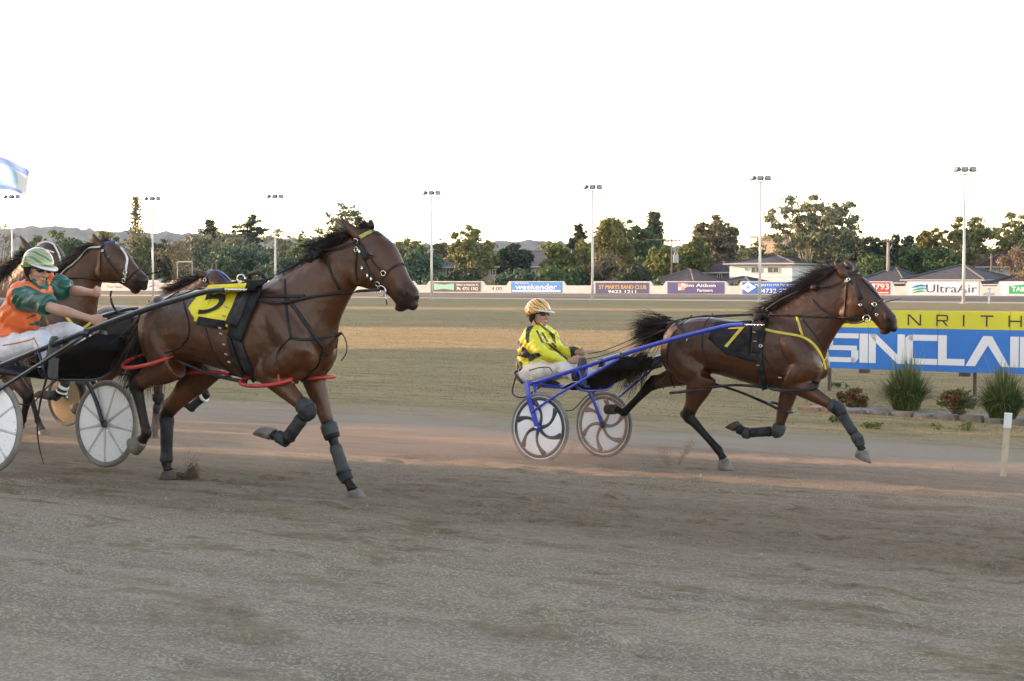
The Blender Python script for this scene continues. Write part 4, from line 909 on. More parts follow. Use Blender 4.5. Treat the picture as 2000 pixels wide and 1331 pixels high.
M_gold = mat('sparkle_band', (.45, .38, .10), .35, metal=.3, c2=(.30, .30, .06), ns=60)
M_green = mat('green_band', (.012, .085, .055), .45, c2=(.02, .12, .08), ns=30)
TORSO = [(-.985, 1.20, 1.06, .09), (-.94, 1.285, .96, .18), (-.84, 1.37, .90, .245), (-.68, 1.43, .885, .268), (-.48, 1.435, .90, .262), (-.25, 1.41, .855, .270),
         (0, 1.425, .80, .268), (.14, 1.49, .785, .24), (.28, 1.50, .785, .222), (.42, 1.44, .80, .205), (.54, 1.31, .855, .175), (.615, 1.16, .95, .10)]
def ellipse_ring(top, bot, w, n=20, sq=2.3):
    top = np.asarray(top, float); bot = np.asarray(bot, float); c = (top+bot)/2; up = (top-bot)/2; ring = []
    for a in np.linspace(0, 2*math.pi, n, endpoint=False):
        ca, sa = math.cos(a), math.sin(a); ca = math.copysign(abs(ca)**(2/sq), ca); sa = math.copysign(abs(sa)**(2/sq), sa)
        q = c+up*ca; ring.append(np.array([q[0], q[1]+w*sa, q[2]]))
    return ring
def loft(mb, secs, k=4, n=20, sq=2.3):
    """secs: (top xyz, bottom xyz, halfwidth)"""
    A = spline([np.r_[t, b, w] for t, b, w in secs], k); mb.rings([ellipse_ring(a[:3], a[3:6], a[6], n, sq) for a in A])
def limb(mb, pts, rad, k=4, n=12):
    """pts in the horse's own axes, rad: (fore-aft, lateral)"""
    A = spline([np.r_[p, r] for p, r in zip(pts, rad)], k); P = A[:, :3]; T = np.gradient(P, axis=0); rings = []
    for i in range(len(P)):
        t = unit(T[i]); lat = np.array([0, 1.0, 0]); lat = unit(lat-t*(lat@t)); fa = np.cross(t, lat); r1, r2 = max(A[i, 3], .012), max(A[i, 4], .012)
        rings.append([P[i]+fa*r1*math.cos(a)+lat*r2*math.sin(a) for a in np.linspace(0, 2*math.pi, n, endpoint=False)])
    mb.rings(rings)
def lerp(a, b, t): return np.asarray(a)*(1-t)+np.asarray(b)*t
def front_chain(E, K, Fk, C):
    return [lerp(E, K, -.15), E, lerp(E, K, .35), lerp(E, K, .8), K, lerp(K, Fk, .2), lerp(K, Fk, .55), lerp(K, Fk, .86), Fk, lerp(Fk, C, .5), C], \
           [(.108, .080), (.102, .077), (.082, .064), (.052, .046), (.052, .047), (.039, .035), (.034, .029), (.036, .031), (.043, .038), (.034, .033), (.045, .043)]
def hind_chain(S, K, Fk, C):
    return [S, lerp(S, K, .35), lerp(S, K, .72), K, lerp(K, Fk, .17), lerp(K, Fk, .5), lerp(K, Fk, .84), Fk, lerp(Fk, C, .5), C], \
           [(.155, .095), (.128, .082), (.078, .058), (.066, .052), (.052, .042), (.041, .034), (.041, .034), (.046, .041), (.036, .035), (.047, .045)]
def strands(name, roots, dirs, lengths, r, width=.003, grav=.25, curl=.03, seg=5, mat_=None, parent=None):
    V = []; Fc = []
    for p, d, L in zip(roots, dirs, lengths):
        d = unit(d+r.normal(size=3)*.10); side = unit(np.cross(d, r.normal(size=3)))*width; k0 = len(V); w1, w2 = r.uniform(0, 6.28, 2); b1 = unit(np.cross(d, (0.2, .1, 1)))
        for j in range(seg+1):
            t = j/seg; q = p+d*L*t+np.array([0, 0, -grav*L*t*t])+b1*curl*math.sin(w1+t*4)*t+np.array([0, 0, 1])*curl*.7*math.sin(w2+t*5)*t; s = side*(1-t)**.6
            V += [q-s, q+s]
        Fc += [(k0+2*j, k0+2*j+1, k0+2*j+3, k0+2*j+2) for j in range(seg)]
    return link(name, np_mesh(name, V, np.array(Fc), True), mat_ or M_hair, parent)
class Horse:
    def __init__(s, frame, spec, label, coat, voxel=.012, group='harness horses racing'):
        s.f = frame; s.sp = spec
        s.e = empty('horse', (0, 0, 0), 0, label, 'horse', group); frame.place(s.e)
        mb = MB()
        loft(mb, [((x, 0, t), (x, 0, b), w) for x, t, b, w in spec.get('torso', TORSO)], 4, 22, 2.25)
        P = lambda q, y=0.0: frame.loc(q[0], q[1], y)
        neck = [(P(a), P(b), w) for a, b, w in spec['neck']]; head = [(P(a), P(b), w) for a, b, w in spec['head']]
        tb = (np.array([.16, 0, 1.50]), np.array([.50, 0, .93]), .20)
        loft(mb, [tb]+neck+[head[0]], 5, 20, 2.1)
        loft(mb, [(lerp(head[0][0], neck[-1][0], .4), lerp(head[0][1], neck[-1][1], .4), .07)]+head, 4, 18, 2.5)
        s.head = head
        # jaw, brow, lips, nostrils
        j0, j1 = lerp(*head[1][:2], .78), lerp(*head[3][:2], .72)
        for sy in (-1, 1):
            y = np.array([0, sy, 0])
            mb.ell(j0+y*.058, (.105, .038, .085)); mb.ell(lerp(j0, j1, .5)+y*.05, (.10, .035, .06))
            ey = lerp(*head[2][:2], .33); s.eyep = getattr(s, 'eyep', [])+[ey+y*.092]; mb.ell(ey+y*.075, (.045, .035, .035)); mb.ell(lerp(*head[3][:2], .55)+y*.062, (.10, .025, .03))
            nz = lerp(*head[-3][:2], .30); mb.ell(nz+y*.046, (.045, .026, .042)); s.nosep = getattr(s, 'nosep', [])+[nz+y*.064+unit(head[-1][0]-head[-3][0])*.012]
        chin = head[-2][1]; mb.ell(lerp(head[-2][1], head[-3][1], .5)+np.array([0, 0, -.008]), (.05, .036, .026)); mb.ell(lerp(*head[-1][:2], .6), (.035, .045, .045))
        # shoulder, chest, haunch
        for sy, fe, hs in ((-1, 'nf', 'nh'), (1, 'ff', 'fh')):
            E, S = np.array(spec[fe][0]), np.array(spec[hs][0])
            limb(mb, [(.20, sy*.11, 1.36), (.36, sy*.135, 1.20), (.50, sy*.135, 1.04), lerp((.47, sy*.14, .98), E, .6), lerp(E, spec[fe][1], .1)], [(.11, .07), (.15, .095), (.13, .10), (.125, .10), (.092, .072)])
            mb.ell((.56, sy*.085, 1.0), (.085, .085, .12)); mb.ell((.42, sy*.10, .90), (.14, .08, .11))
            limb(mb, [(-.66, sy*.15, 1.27), (-.76, sy*.155, 1.14), lerp((-.78, sy*.16, 1.05), S, .5), S], [(.20, .11), (.225, .115), (.185, .112), (.125, .085)])
            mb.ell((-.88, sy*.115, 1.10), (.12, .095, .20)); mb.ell(lerp(S, (-.86, sy*.14, 1.0), .55), (.15, .095, .15))
            K = np.array(spec[hs][1]); dd = unit(np.array(spec[hs][2])-K); bk = unit(K-S-dd*((K-S)@dd)); mb.ell(K+bk*.035-dd*.05, (.030, .022, .042)); limb(mb, [K+bk*.045-dd*.065, lerp(K, S, .22)+bk*.045-dd*.03, lerp(K, S, .5)+bk*.03], [(.022, .019), (.018, .016), (.03, .03)])
            p_, r_ = front_chain(E, *[np.array(q) for q in spec[fe][1:4]]); limb(mb, p_, r_)
            p_, r_ = hind_chain(S, *[np.array(q) for q in spec[hs][1:4]]); limb(mb, p_, r_)
        # ears
        for b, tip, y, wd in spec['ears']:
            B = P(b, y); Tp = P(tip, y*1.35); m1 = lerp(B, Tp, .45); fw = unit(np.cross(Tp-B, (0, 1, 0)))
            A = [(B, wd*.75, .034), (lerp(B, Tp, .25), wd, .032), (lerp(B, Tp, .6), wd*.75, .025), (Tp, .013, .014)]
            AA = spline([np.r_[q, a, c] for q, a, c in A], 4)
            mb.rings([[q[:3]+fw*q[3]*math.cos(t)+np.array([0, 1, 0])*q[4]*math.sin(t) for t in np.linspace(0, 2*math.pi, 10, endpoint=False)] for q in AA])
        me = mb.fuse('body', voxel, 7, .5)
        V = verts(me); val = np.zeros(len(V))
        for k in ('nf', 'ff', 'nh', 'fh'):
            K, Fk, C = [np.array(q) for q in spec[k][1:4]]; up = np.array(spec[k][0]); K2 = lerp(K, up, .22)
            for a, b in ((K2, K), (K, Fk), (Fk, C)):
                ab = b-a; t = np.clip(((V-a)@ab)/(ab@ab), 0, 1); d = np.linalg.norm(V-(a+t[:, None]*ab), axis=1); w = 1-sstep(.065, .115, d)
                if a is K2: w = w*t
                val = np.maximum(val, w)
        d = np.linalg.norm(V-lerp(*head[-2][:2], .5), axis=1); val = np.maximum(val, .85*(1-sstep(.05, .15, d)))
        val = np.maximum(val, .35*(1-sstep(.0, .09, np.abs(V[:, 1])))*sstep(1.36, 1.46, V[:, 2])*(V[:, 0] < .3))
        vattr(me, 'points', np.clip(val, 0, 1))
        s.body = link('body', me, coat, s.e); s.bvh = bvh_of(me)
        for q in s.eyep:
            h = s.bvh.find_nearest(Vector(q)); mb = MB(); c = np.array(h[0])-np.array(h[1])*.010; mb.ell(c, (.021, .014, .017)); mb.build('eye', M_eye, s.e, True)
        for q in s.nosep:
            h = s.bvh.find_nearest(Vector(q)); n = np.array(h[1]); ax = unit(head[-1][0]-head[-4][0]); mb = MB(); rot = np.c_[unit(ax-n*(ax@n)), n, np.cross(unit(ax-n*(ax@n)), n)]
            mb.ell(np.array(h[0])+n*.001, (.027, .006, .019), rot=rot); mb.build('nostril', M_nost, s.e, True)  # dark ellipsoid set flush; its colour stands in for the hollow's shade
        for k in ('nf', 'ff', 'nh', 'fh'):
            C, Tt, Hl = [np.array(q) for q in spec[k][3:6]]; Fk = np.array(spec[k][2]); mb = MB(); lat = np.array([0, 1.0, 0]); ax = unit(C-Fk)
            m = (Tt+Hl)/2; fa = unit(Tt-Hl); L = np.linalg.norm(Tt-Hl)/2; up = np.cross(fa, lat); 
            if up@(C-m) < 0: up = -up
            fa2 = unit(lerp(fa, fa-ax*(fa@ax), .5)); rings = []
            for t in (0, .02, .5, .97, 1.0):
                c = lerp(m, C, t); r1 = L*(1-t)+.050*t; r2 = .066*(1-t)+.047*t
                if t in (0, 1.0): r1 *= .97; r2 *= .97
                f_ = unit(lerp(fa, fa2, t)); rings.append([c+f_*r1*math.cos(a)+lat*r2*math.sin(a) for a in np.linspace(0, 2*math.pi, 16, endpoint=False)])
            mb.rings(rings); mb.build('hoof', M_hoofd if k in spec.get('dirty', ()) else M_hoof, s.e, True, fixn=True)
        s.o = frame.local(CAMP)
    # ---- things that lie on the body
    def cast(s, px, py, off):
        d = s.f.ldir(ray(px, py)); h = s.bvh.ray_cast(Vector(s.o), Vector(unit(d)))
        if h[0] is None: return None, None
        return np.array(h[0])+np.array(h[1])*off, np.array(h[1])
    def path(s, pts, off=.006, step=5.0, yl=-.2):
        P = spline([np.array(q[:2], float) for q in pts], 8); L = np.r_[0, np.cumsum(np.linalg.norm(np.diff(P, axis=0), axis=1))]
        u_ = np.linspace(0, L[-1], max(3, int(L[-1]/step))); P = np.c_[np.interp(u_, L, P[:, 0]), np.interp(u_, L, P[:, 1])]
        Q = []; N = []; y = yl
        for px, py in P:
            q, n = s.cast(px, py, off)
            if q is None: q = s.f.loc(px, py, y); n = np.array([0, -1.0, 0])
            else: y = q[1]
            Q.append(q); N.append(n)
        Q, N = np.array(Q), np.array(N)
        for _ in range(2):
            if len(Q) > 4: Q[1:-1] = .5*Q[1:-1]+.25*(Q[:-2]+Q[2:]); N[1:-1] = .5*N[1:-1]+.25*(N[:-2]+N[2:])
        return Q, N
    def mirror(s, Q, off=.006):
        A = []; B = []
        for q in Q:
            h = s.bvh.find_nearest(Vector((q[0], -q[1], q[2]))); n = np.array(h[1]); v = np.array((q[0], -q[1], q[2]))
            if np.linalg.norm(np.array(h[0])-v) < .12: v = np.array(h[0])+n*off
            A.append(v); B.append(n)
        return np.array(A), np.array(B)
    def strap(s, name, pts, w=.022, m=None, off=.005, mir=False, t=.006, yl=-.2, parent=None):
        Q, N = s.path(pts, off, yl=yl); mb = MB(); mb.ribbon(Q, N, w, t); o = mb.build(name, m or M_leath, parent or s.e, True, fixn=True)
        if mir: A, B = s.mirror(Q, off); mb = MB(); mb.ribbon(A, B, w, t); mb.build(name, m or M_leath, parent or s.e, True, fixn=True)
        return o
    def patch(s, name, quad, m, off=.01, nu=14, nv=14, mir=True, thick=.006, yl=-.25):
        """cloth laid over the body: quad of pixels (top left, top right, bottom right, bottom left)"""
        a, b, c, d = [np.array(q, float) for q in quad]; V = []; ok = True
        for j in range(nv+1):
            for i in range(nu+1):
                u_, v_ = i/nu, j/nv; q = (a*(1-u_)+b*u_)*(1-v_)+(d*(1-u_)+c*u_)*v_
                P, n = s.cast(q[0], q[1], off+.003*math.sin(u_*9+v_*4)+.002*math.sin(v_*17))
                if P is None: P = s.f.loc(q[0], q[1], V[-1][1] if V else yl)
                V.append(P)
        V = np.array(V); I = np.arange((nu+1)*(nv+1)).reshape(nv+1, nu+1); Fc = np.stack([I[:-1, :-1], I[1:, :-1], I[1:, 1:], I[:-1, 1:]], -1).reshape(-1, 4)
        for W in ([V] if not mir else [V, s.mirror(V, off)[0]]):
            o = link(name, np_mesh(name, W, Fc, True), m, s.e); md = o.modifiers.new('t', 'SOLIDIFY'); md.thickness = thick; md.offset = 0
        return V.reshape(nv+1, nu+1, 3)
    def number(s, txt, c, ex, ey, m, off=.018, name='number'):
        """digit painted on the saddle cloth: centre pixel, half-width vector, half-height vector (pixels)"""
        V, Fs = text_mesh(txt); lo, hi = V.min(0), V.max(0); V = (V-(lo+hi)/2)/((hi-lo)/2); bm = bmesh.new(); vs_ = [bm.verts.new((x, y, 0)) for x, y in V]
        for f in Fs:
            try: bm.faces.new([vs_[i] for i in f])
            except ValueError: pass
        bmesh.ops.triangulate(bm, faces=bm.faces)
        for _ in range(3): bmesh.ops.subdivide_edges(bm, edges=[e for e in bm.edges if e.calc_length() > .25], cuts=1); bmesh.ops.triangulate(bm, faces=bm.faces)
        for v in bm.verts:
            q = np.array(c)+np.array(ex)*v.co.x-np.array(ey)*v.co.y; P, n = s.cast(q[0], q[1], off)
            v.co = Vector(P if P is not None else s.f.loc(q[0], q[1], -.25))
        me = bpy.data.meshes.new(name); bm.to_mesh(me); bm.free(); link(name, me, m, s.e)
    def sleeve(s, name, leg, a, b, grow, m, hind=False, parent=None):
        """boot round the leg, between two places counted along its chain"""
        p_, r_ = (hind_chain if hind else front_chain)(*[np.array(q) for q in s.sp[leg][0:4]])
        A = spline([np.r_[p, r] for p, r in zip(p_, r_)], 6); x = np.linspace(0, 1, len(A)); S = np.linspace(a, b, 9); Q = np.array([[np.interp(u_, x, A[:, k]) for k in range(5)] for u_ in S]); rings = []
        T = np.gradient(Q[:, :3], axis=0)
        for i, q in enumerate(Q):
            t = unit(T[i]); lat = unit(np.array([0, 1.0, 0])-t*t[1]); fa = np.cross(t, lat); g = grow*(1.0 if 0 < i < 8 else .55)*(1+.12*math.sin(i*2.1))
            rings.append([q[:3]+fa*(q[3]+g)*math.cos(w)+lat*(q[4]+g)*math.sin(w) for w in np.linspace(0, 2*math.pi, 14, endpoint=False)])
        mb = MB(); mb.rings(rings); return mb.build(name, m, parent or s.e, True, fixn=True)
    def ring(s, name, c, rx, ry, tilt, r, m, n=28, roll=0.0):
        """hopple: an oval hose round the leg, centre and radii in the horse's axes"""
        ct, st = math.cos(tilt), math.sin(tilt); P = [np.array(c)+np.array([rx*math.cos(a)*ct, ry*math.sin(a), rx*math.cos(a)*st+ry*math.sin(a)*roll]) for a in np.linspace(0, 2*math.pi, n, endpoint=False)]
        mb = MB(); mb.tube(P, r, 8, closed=True, ref=(-st, 0, ct)); return mb.build(name, m, s.e, True)
    def mane(s, crest, n, L, d, seed, w=.003, grav=.25, m=None, spread=.03, name='mane', curl=.03):
        r = np.random.default_rng(seed); C = spline([s.f.loc(*q, 0) for q in crest], 8); ids = r.random(n)*(len(C)-1); i0 = ids.astype(int); fr = (ids-i0)[:, None]
        roots = C[i0]*(1-fr)+C[np.minimum(i0+1, len(C)-1)]*fr+np.c_[r.normal(0, .008, n), r.normal(0, spread*.5, n), r.uniform(-.02, .008, n)]
        D = np.array(d)+r.normal(size=(n, 3))*np.array([.22, .30, .18]); strands(name, roots, D, L*r.uniform(.5, 1.2, n), r, w, grav, curl, mat_=m or M_hair, parent=s.e)
    def eartuft(s): pass
def toe_pts(fr, yl, *pp): return [fr.loc(*q, yl) for q in pp]
# ---- the near horse
O = at_depth(497, 560, 11.0); O[2] = gz_at(O[0], O[1])+.005
F1 = Frame(O, 32)
H1S = dict(
    neck=[((551, 535), (646, 688), .175), ((600, 509), (656, 640), .125), ((650, 481), (673, 598), .100), ((690, 459), (693, 563), .088)],
    head=[((712, 442), (698, 557), .080), ((736, 451), (706, 561), .098), ((753, 464), (724, 566), .104), ((769, 480), (743, 567), .092), ((784, 512), (757, 575), .073), ((796, 538), (768, 585), .062), ((807, 556), (777, 596), .060), ((815, 568), (788, 604), .055), ((818, 580), (799, 605), .036)],
    ears=[((704, 466), (665, 427), -.058, .042), ((723, 450), (724, 428), .058, .038)],
    nf=[np.array([.25, -.145, .87])]+toe_pts(F1, -.15, (601, 802), (560, 859), (533, 849), (499, 850), (518, 833)),
    ff=[np.array([.40, .145, .86])]+toe_pts(F1, .145, (645, 842), (673, 928), (690, 958), (720, 980), (679, 977)),
    nh=[np.array([-.63, -.155, .93])]+toe_pts(F1, -.15, (266, 752), (286, 846), (277, 862), (268, 890), (254, 856)),
    fh=[np.array([-.58, .15, .90])]+toe_pts(F1, .14, (326, 806), (325, 904), (329, 920), (341, 936), (314, 936)), dirty=('fh',))
h1 = Horse(F1, H1S, 'big bay horse nearest the camera, with red hopple hoses and a yellow saddle cloth', M_coat, .0115)
# ---- the far horse in front
O = at_depth(1487, 600, 14.3); O[2] = gz_at(O[0], O[1])+.005
F2 = Frame(O, 35)
H2S = dict(
    neck=[((1512, 604), (1606, 710), .175), ((1552, 577), (1617, 682), .125), ((1592, 550), (1632, 656), .100), ((1624, 530), (1647, 634), .088)],
    head=[((1646, 522), (1653, 632), .080), ((1668, 529), (1663, 633), .098), ((1686, 541), (1677, 630), .104), ((1703, 557), (1692, 625), .092), ((1718, 578), (1704, 627), .073), ((1732, 596), (1713, 637), .062), ((1742, 608), (1722, 645), .058), ((1750, 618), (1733, 649), .054), ((1752, 629), (1742, 647), .035)],
    ears=[((1652, 541), (1630, 512), -.058, .042), ((1664, 530), (1649, 510), .058, .040)],
    nf=[np.array([.40, -.145, .86])]+toe_pts(F2, -.145, (1637, 799), (1676, 859), (1684, 880), (1702, 906), (1670, 890)),
    ff=[np.array([.24, .145, .84])]+toe_pts(F2, .145, (1519, 842), (1457, 846), (1440, 836), (1417, 836), (1440, 822)),
    nh=[np.array([-.52, -.155, .90])]+toe_pts(F2, -.145, (1344, 812), (1404, 880), (1413, 897), (1431, 919), (1402, 914)),
    fh=[np.array([-.72, .15, .95])]+toe_pts(F2, .14, (1271, 752), (1219, 806), (1203, 800), (1186, 810), (1184, 790)), dirty=('fh', 'ff'))
h2 = Horse(F2, H2S, 'bay horse in the lead on the right, with a black number 7 saddle cloth', M_coat2, .0115)
# ---- three more behind on the left
O = at_depth(82, 560, 14.9); O[2] = gz_at(O[0], O[1])
F3 = Frame(O, 32)
def dn(f, px, z=None): return [px]
H3S = dict(
    neck=[((95, 560), (178, 640), .17), ((128, 532), (184, 606), .125), ((158, 503), (190, 572), .10), ((184, 481), (197, 546), .088)],
    head=[((204, 470), (200, 543), .080), ((220, 472), (208, 548), .098), ((233, 481), (219, 551), .104), ((246, 493), (231, 553), .090), ((259, 512), (241, 557), .072), ((270, 524), (250, 563), .060), ((279, 533), (260, 568), .060), ((286, 541), (269, 568), .055), ((288, 550), (276, 566), .034)],
    ears=[((196, 484), (181, 456), -.058, .042), ((208, 474), (210, 459), .058, .038)],
    nf=[np.array([.25, -.145, .87])]+toe_pts(F3, -.15, (136, 728), (119, 768), (104, 775), (70, 776), (84, 762)),
    ff=[np.array([.40, .145, .86])]+toe_pts(F3, .145, (158, 745), (170, 800), (176, 818), (192, 838), (168, 836)),
    nh=[np.array([-.55, -.155, .92])]+toe_pts(F3, -.15, (55, 775), (44, 820), (40, 830), (32, 846), (24, 828)),
    fh=[np.array([-.60, .15, .90])]+toe_pts(F3, .14, (10, 780), (6, 838), (8, 850), (14, 862), (-2, 862)), dirty=('fh', 'nf', 'nh', 'ff'))
h3 = Horse(F3, H3S, 'brown horse with a blue browband whose head shows right of the green and orange helmet', M_coat, .013)
O = at_depth(-34, 560, 16.9); O[2] = gz_at(O[0], O[1])
F4 = Frame(O, 32)
H4S = dict(
    neck=[((-5, 560), (58, 630), .17), ((20, 535), (66, 600), .125), ((42, 512), (74, 570), .10), ((60, 494), (82, 548), .088)],
    head=[((80, 472), (84, 545), .080), ((94, 470), (92, 549), .098), ((107, 477), (101, 551), .104), ((117, 490), (109, 553), .090), ((124, 508), (117, 557), .072), ((129, 522), (123, 562), .060), ((134, 532), (129, 566), .060), ((138, 540), (134, 566), .055), ((140, 548), (138, 562), .034)],
    ears=[((62, 494), (38, 460), -.058, .042), ((84, 482), (90, 464), .058, .038)],
    nf=H1S['nf'], ff=H1S['ff'], nh=H1S['nh'], fh=H1S['fh'])
h4 = Horse(F4, H4S, 'dark horse with a white bridle behind the green and orange helmet', M_coat2, .014)
O = at_depth(297, 560, 16.8); O[2] = gz_at(O[0], O[1])
F5 = Frame(O, 32)
H5S = dict(
    neck=[((318, 572), (372, 650), .17), ((345, 566), (390, 612), .125), ((370, 554), (402, 592), .10), ((392, 543), (410, 580), .088)],
    head=[((410, 527), (420, 578), .080), ((424, 527), (428, 588), .098), ((436, 535), (436, 596), .104), ((447, 547), (444, 604), .090), ((454, 564), (450, 612), .072), ((459, 576), (454, 622), .060), ((463, 586), (459, 632), .060), ((466, 596), (462, 636), .055), ((467, 606), (465, 634), .034)],
    ears=[((399, 540), (381, 527), -.058, .042), ((417, 529), (419, 512), .058, .038)],
    nf=[np.array([.22, -.145, .86])]+toe_pts(F5, -.15, (309, 778), (303, 838), (303, 853), (310, 872), (294, 870)),
    ff=[np.array([.40, .145, .84])]+toe_pts(F5, .145, (402, 772), (372, 797), (362, 790), (346, 786), (360, 780)),
    nh=H1S['nh'], fh=H1S['fh'], dirty=('nf',))
h5 = Horse(F5, H5S, 'horse with blue bridle straps mostly hidden behind the big bay horse', M_coat, .014)
# ================================================================ harness of the near horse
def gear1(h):
    S_ = h.strap
    br = empty('bridle'); br.parent = h.e
    h.strap('browband', [(703, 465), (713, 458), (726, 453)], .034, M_gold, parent=br); h.strap('browband', [(726, 453), (735, 453), (744, 459)], .034, M_green, parent=br)
    h.strap('cheekpiece', [(699, 470), (703, 488), (714, 512), (727, 540), (739, 561)], .016, parent=br, mir=True)
    h.strap('blinker', [(703, 480), (711, 495), (716, 508)], .045, parent=br, mir=True)
    h.strap('noseband', [(786, 516), (776, 518), (765, 524), (754, 534), (746, 548)], .018, parent=br, mir=True)
    h.strap('throat_latch', [(698, 472), (697, 500), (695, 528), (698, 548)], .014, parent=br, mir=True)
    h.strap('face_strap', [(717, 494), (735, 520), (751, 534)], .014, parent=br, mir=True)
    h.strap('headpiece', [(699, 470), (706, 460), (713, 447)], .022, parent=br, mir=True)
    def at(px, py, off): q, n = h.cast(px, py, off); return (q, n) if q is not None else (h.f.loc(px, py, -.08), np.array([0, -1.0, 0]))
    for px, py in ((750, 534), (697, 470), (698, 488), (739, 554)):
        q, n = at(px, py, .012); mb = MB(); mb.torus(q, n, .017, .005, n=16); mb.build('buckle_ring', M_steel, br, True)
    for px, py in ((719, 539), (726, 545), (704, 493), (709, 525)):
        q, n = at(px, py, .012); mb = MB(); mb.ell(q, (.010, .006, .018)); mb.build('buckle', M_steel, br, True)
    q, n = at(745, 569, .02); mb = MB(); mb.torus(q, n, .035, .006, n=20); mb.tube([q+np.array([.03, 0, .0]), q+np.array([.045, 0, -.09])], .006, 6); mb.tube([q, q+np.array([0, .09, 0])], .007, 6); mb.build('bit', M_steel, br, True)
    # reins, overcheck and yoke
    S_('rein', [(742, 567), (720, 568), (690, 569), (655, 573), (610, 580), (565, 591), (530, 593), (505, 586), (488, 570), (472, 552)], .020, off=.02)
    S_('rein', [(464, 551), (430, 559), (395, 570), (340, 590), (300, 607), (272, 620)], .022, off=.035)
    S_('overcheck', [(468, 546), (500, 549), (540, 541), (580, 520), (610, 500), (640, 492), (675, 482), (698, 472)], .016, off=.02)
    S_('mane_roll', [(605, 503), (618, 500), (632, 498)], .075, M_fleece, off=.03, t=.06)
    S_('neck_strap', [(637, 502), (642, 520), (650, 540), (664, 566)], .020)
    S_('trace', [(462, 577), (500, 579), (560, 579), (595, 579)], .024, off=.01, mir=True)
    S_('collar_strap', [(556, 546), (557, 570), (560, 610), (566, 650), (570, 662)], .018, mir=True)
    S_('collar_strap', [(560, 582), (580, 608), (606, 645), (632, 681)], .026, mir=True)
    S_('breast_strap', [(568, 661), (600, 664), (640, 658), (668, 651)], .022)
    S_('breast_strap', [(632, 681), (622, 712), (606, 730), (588, 745)], .018); S_('breast_strap', [(632, 681), (650, 668), (662, 655)], .018)
    S_('martingale_cord', [(567, 660), (548, 680), (540, 700), (548, 720)], .008); S_('martingale_cord', [(668, 652), (676, 665), (677, 690), (666, 705)], .008, yl=.1)
    # saddle: pad, panel, girth, terrets
    V = h.patch('saddle_cloth', [(408, 557), (488, 553), (446, 640), (380, 628)], M_yel, .012)
    h.patch('saddle_cloth', [(408, 557), (412, 590), (388, 632), (369, 604)], M_yel, .0125, mir=False)
    h.number('5', (421, 586), (25, -6), (-7, 27), M_blkc, .022)
    h.patch('cloth_band', [(392, 620), (444, 628), (442, 645), (388, 636)], M_blkc, .024, nu=10, nv=4)
    h.patch('saddle_pad', [(484, 553), (523, 545), (472, 668), (448, 656)], M_blkc, .022, thick=.024)
    h.patch('saddle_panel', [(486, 556), (506, 552), (468, 642), (446, 634)], M_leath, .040, nu=6, thick=.016)
    S_('girth', [(462, 655), (468, 680), (482, 715), (500, 744)], .075, M_leath, .010, t=.012, mir=True); S_('girth_billet', [(448, 655), (456, 685), (470, 720), (484, 744)], .035, M_leath, .020, mir=True)
    for px, py in ((438, 652), (444, 672), (448, 690), (453, 703), (436, 642), (442, 620), (446, 604)):
        q, n = h.cast(px, py, .032); mb = MB(); mb.box(q, (.030, .008, .012), rot=np.array(Matrix.Rotation(R(12), 3, 'Y'))); mb.build('buckle', M_steel, h.e)
    c = h.f.loc(471, 545, -.10); mb = MB(); mb.torus(c, (.3, -1, 0), .030, .007, n=18); mb.tube([c+np.array([.0, 0, -.03]), c+np.array([.0, .03, -.09])], .01, 6); mb.build('terret', M_steel, h.e, True)
    q, n = h.cast(478, 577, .03); mb = MB(); mb.torus(q, n, .018, .005, n=14); mb.tube([q-np.array([.03, 0, 0]), q-np.array([.09, 0, 0])], .006, 6); mb.build('hook', M_steel, h.e, True)
    mb = MB(); a = h.f.loc(486, 541, 0); mb.tube([a-np.array([0, 0, .04]), a+np.array([.01, 0, .02]), a+np.array([.10, 0, .03]), a+np.array([.17, 0, -.02])], [.018, .016, .016, .012], 8); mb.build('saddle_hook', M_leath, h.e, True)
    # hangers and hopples
    S_('hip_strap', [(357, 584), (362, 605), (370, 640), (364, 665), (345, 682), (322, 690)], .014, mir=True)
    S_('hip_strap', [(300, 606), (318, 590), (350, 570)], .014, mir=True)
    S_('hanger', [(402, 640), (410, 672), (425, 702), (448, 724), (466, 735)], .012, mir=True)
    h.ring('hopple', (.25, -.165, .815), .215, .125, R(2), .0145, M_red, roll=.30); h.ring('hopple', (.40, .165, .815), .165, .125, R(4), .0145, M_red)
    h.ring('hopple', (-.86, -.175, .935), .25, .14, R(8), .0145, M_red, roll=.42); h.ring('hopple', (-.66, .165, .80), .25, .13, R(4), .0145, M_red, roll=-.2)
    for sy, a, b in ((-1, (-.635, -.19, .945), (.075, -.18, .79)), (1, (-.41, .17, .82), (.25, .17, .78))):
        a, b = np.array(a), np.array(b); mb = MB(); mb.tube(spline([a, lerp(a, b, .5)+np.array([0, 0, -.025]), b], 6), [.010, .012, .015], 8); mb.build('hopple_strap', M_leath, h.e, True)
    for x, y in ((.43, -.245),):
        mb = MB(); mb.tube([(x, y, .79), (x-.01, y*.95, .86)], .007, 5); mb.build('hopple_hanger', M_red, h.e, True)
    # boots
    h.sleeve('knee_boot', 'nf', .31, .40, .012, M_boot); h.sleeve('knee_boot', 'nf', .37, .50, .016, M_bootd); h.sleeve('knee_boot', 'ff', .33, .46, .012, M_boot); h.sleeve('boot_strap', 'ff', .44, .49, .016, M_bootd)
    h.sleeve('shin_boot', 'nf', .52, .76, .013, M_bootd); h.sleeve('shin_boot', 'ff', .54, .74, .014, M_boot); h.sleeve('boot_strap', 'ff', .73, .77, .019, M_bootd); h.sleeve('ankle_boot', 'ff', .76, .88, .011, M_bootd); h.sleeve('ankle_boot', 'nf', .80, .93, .012, M_bootd)
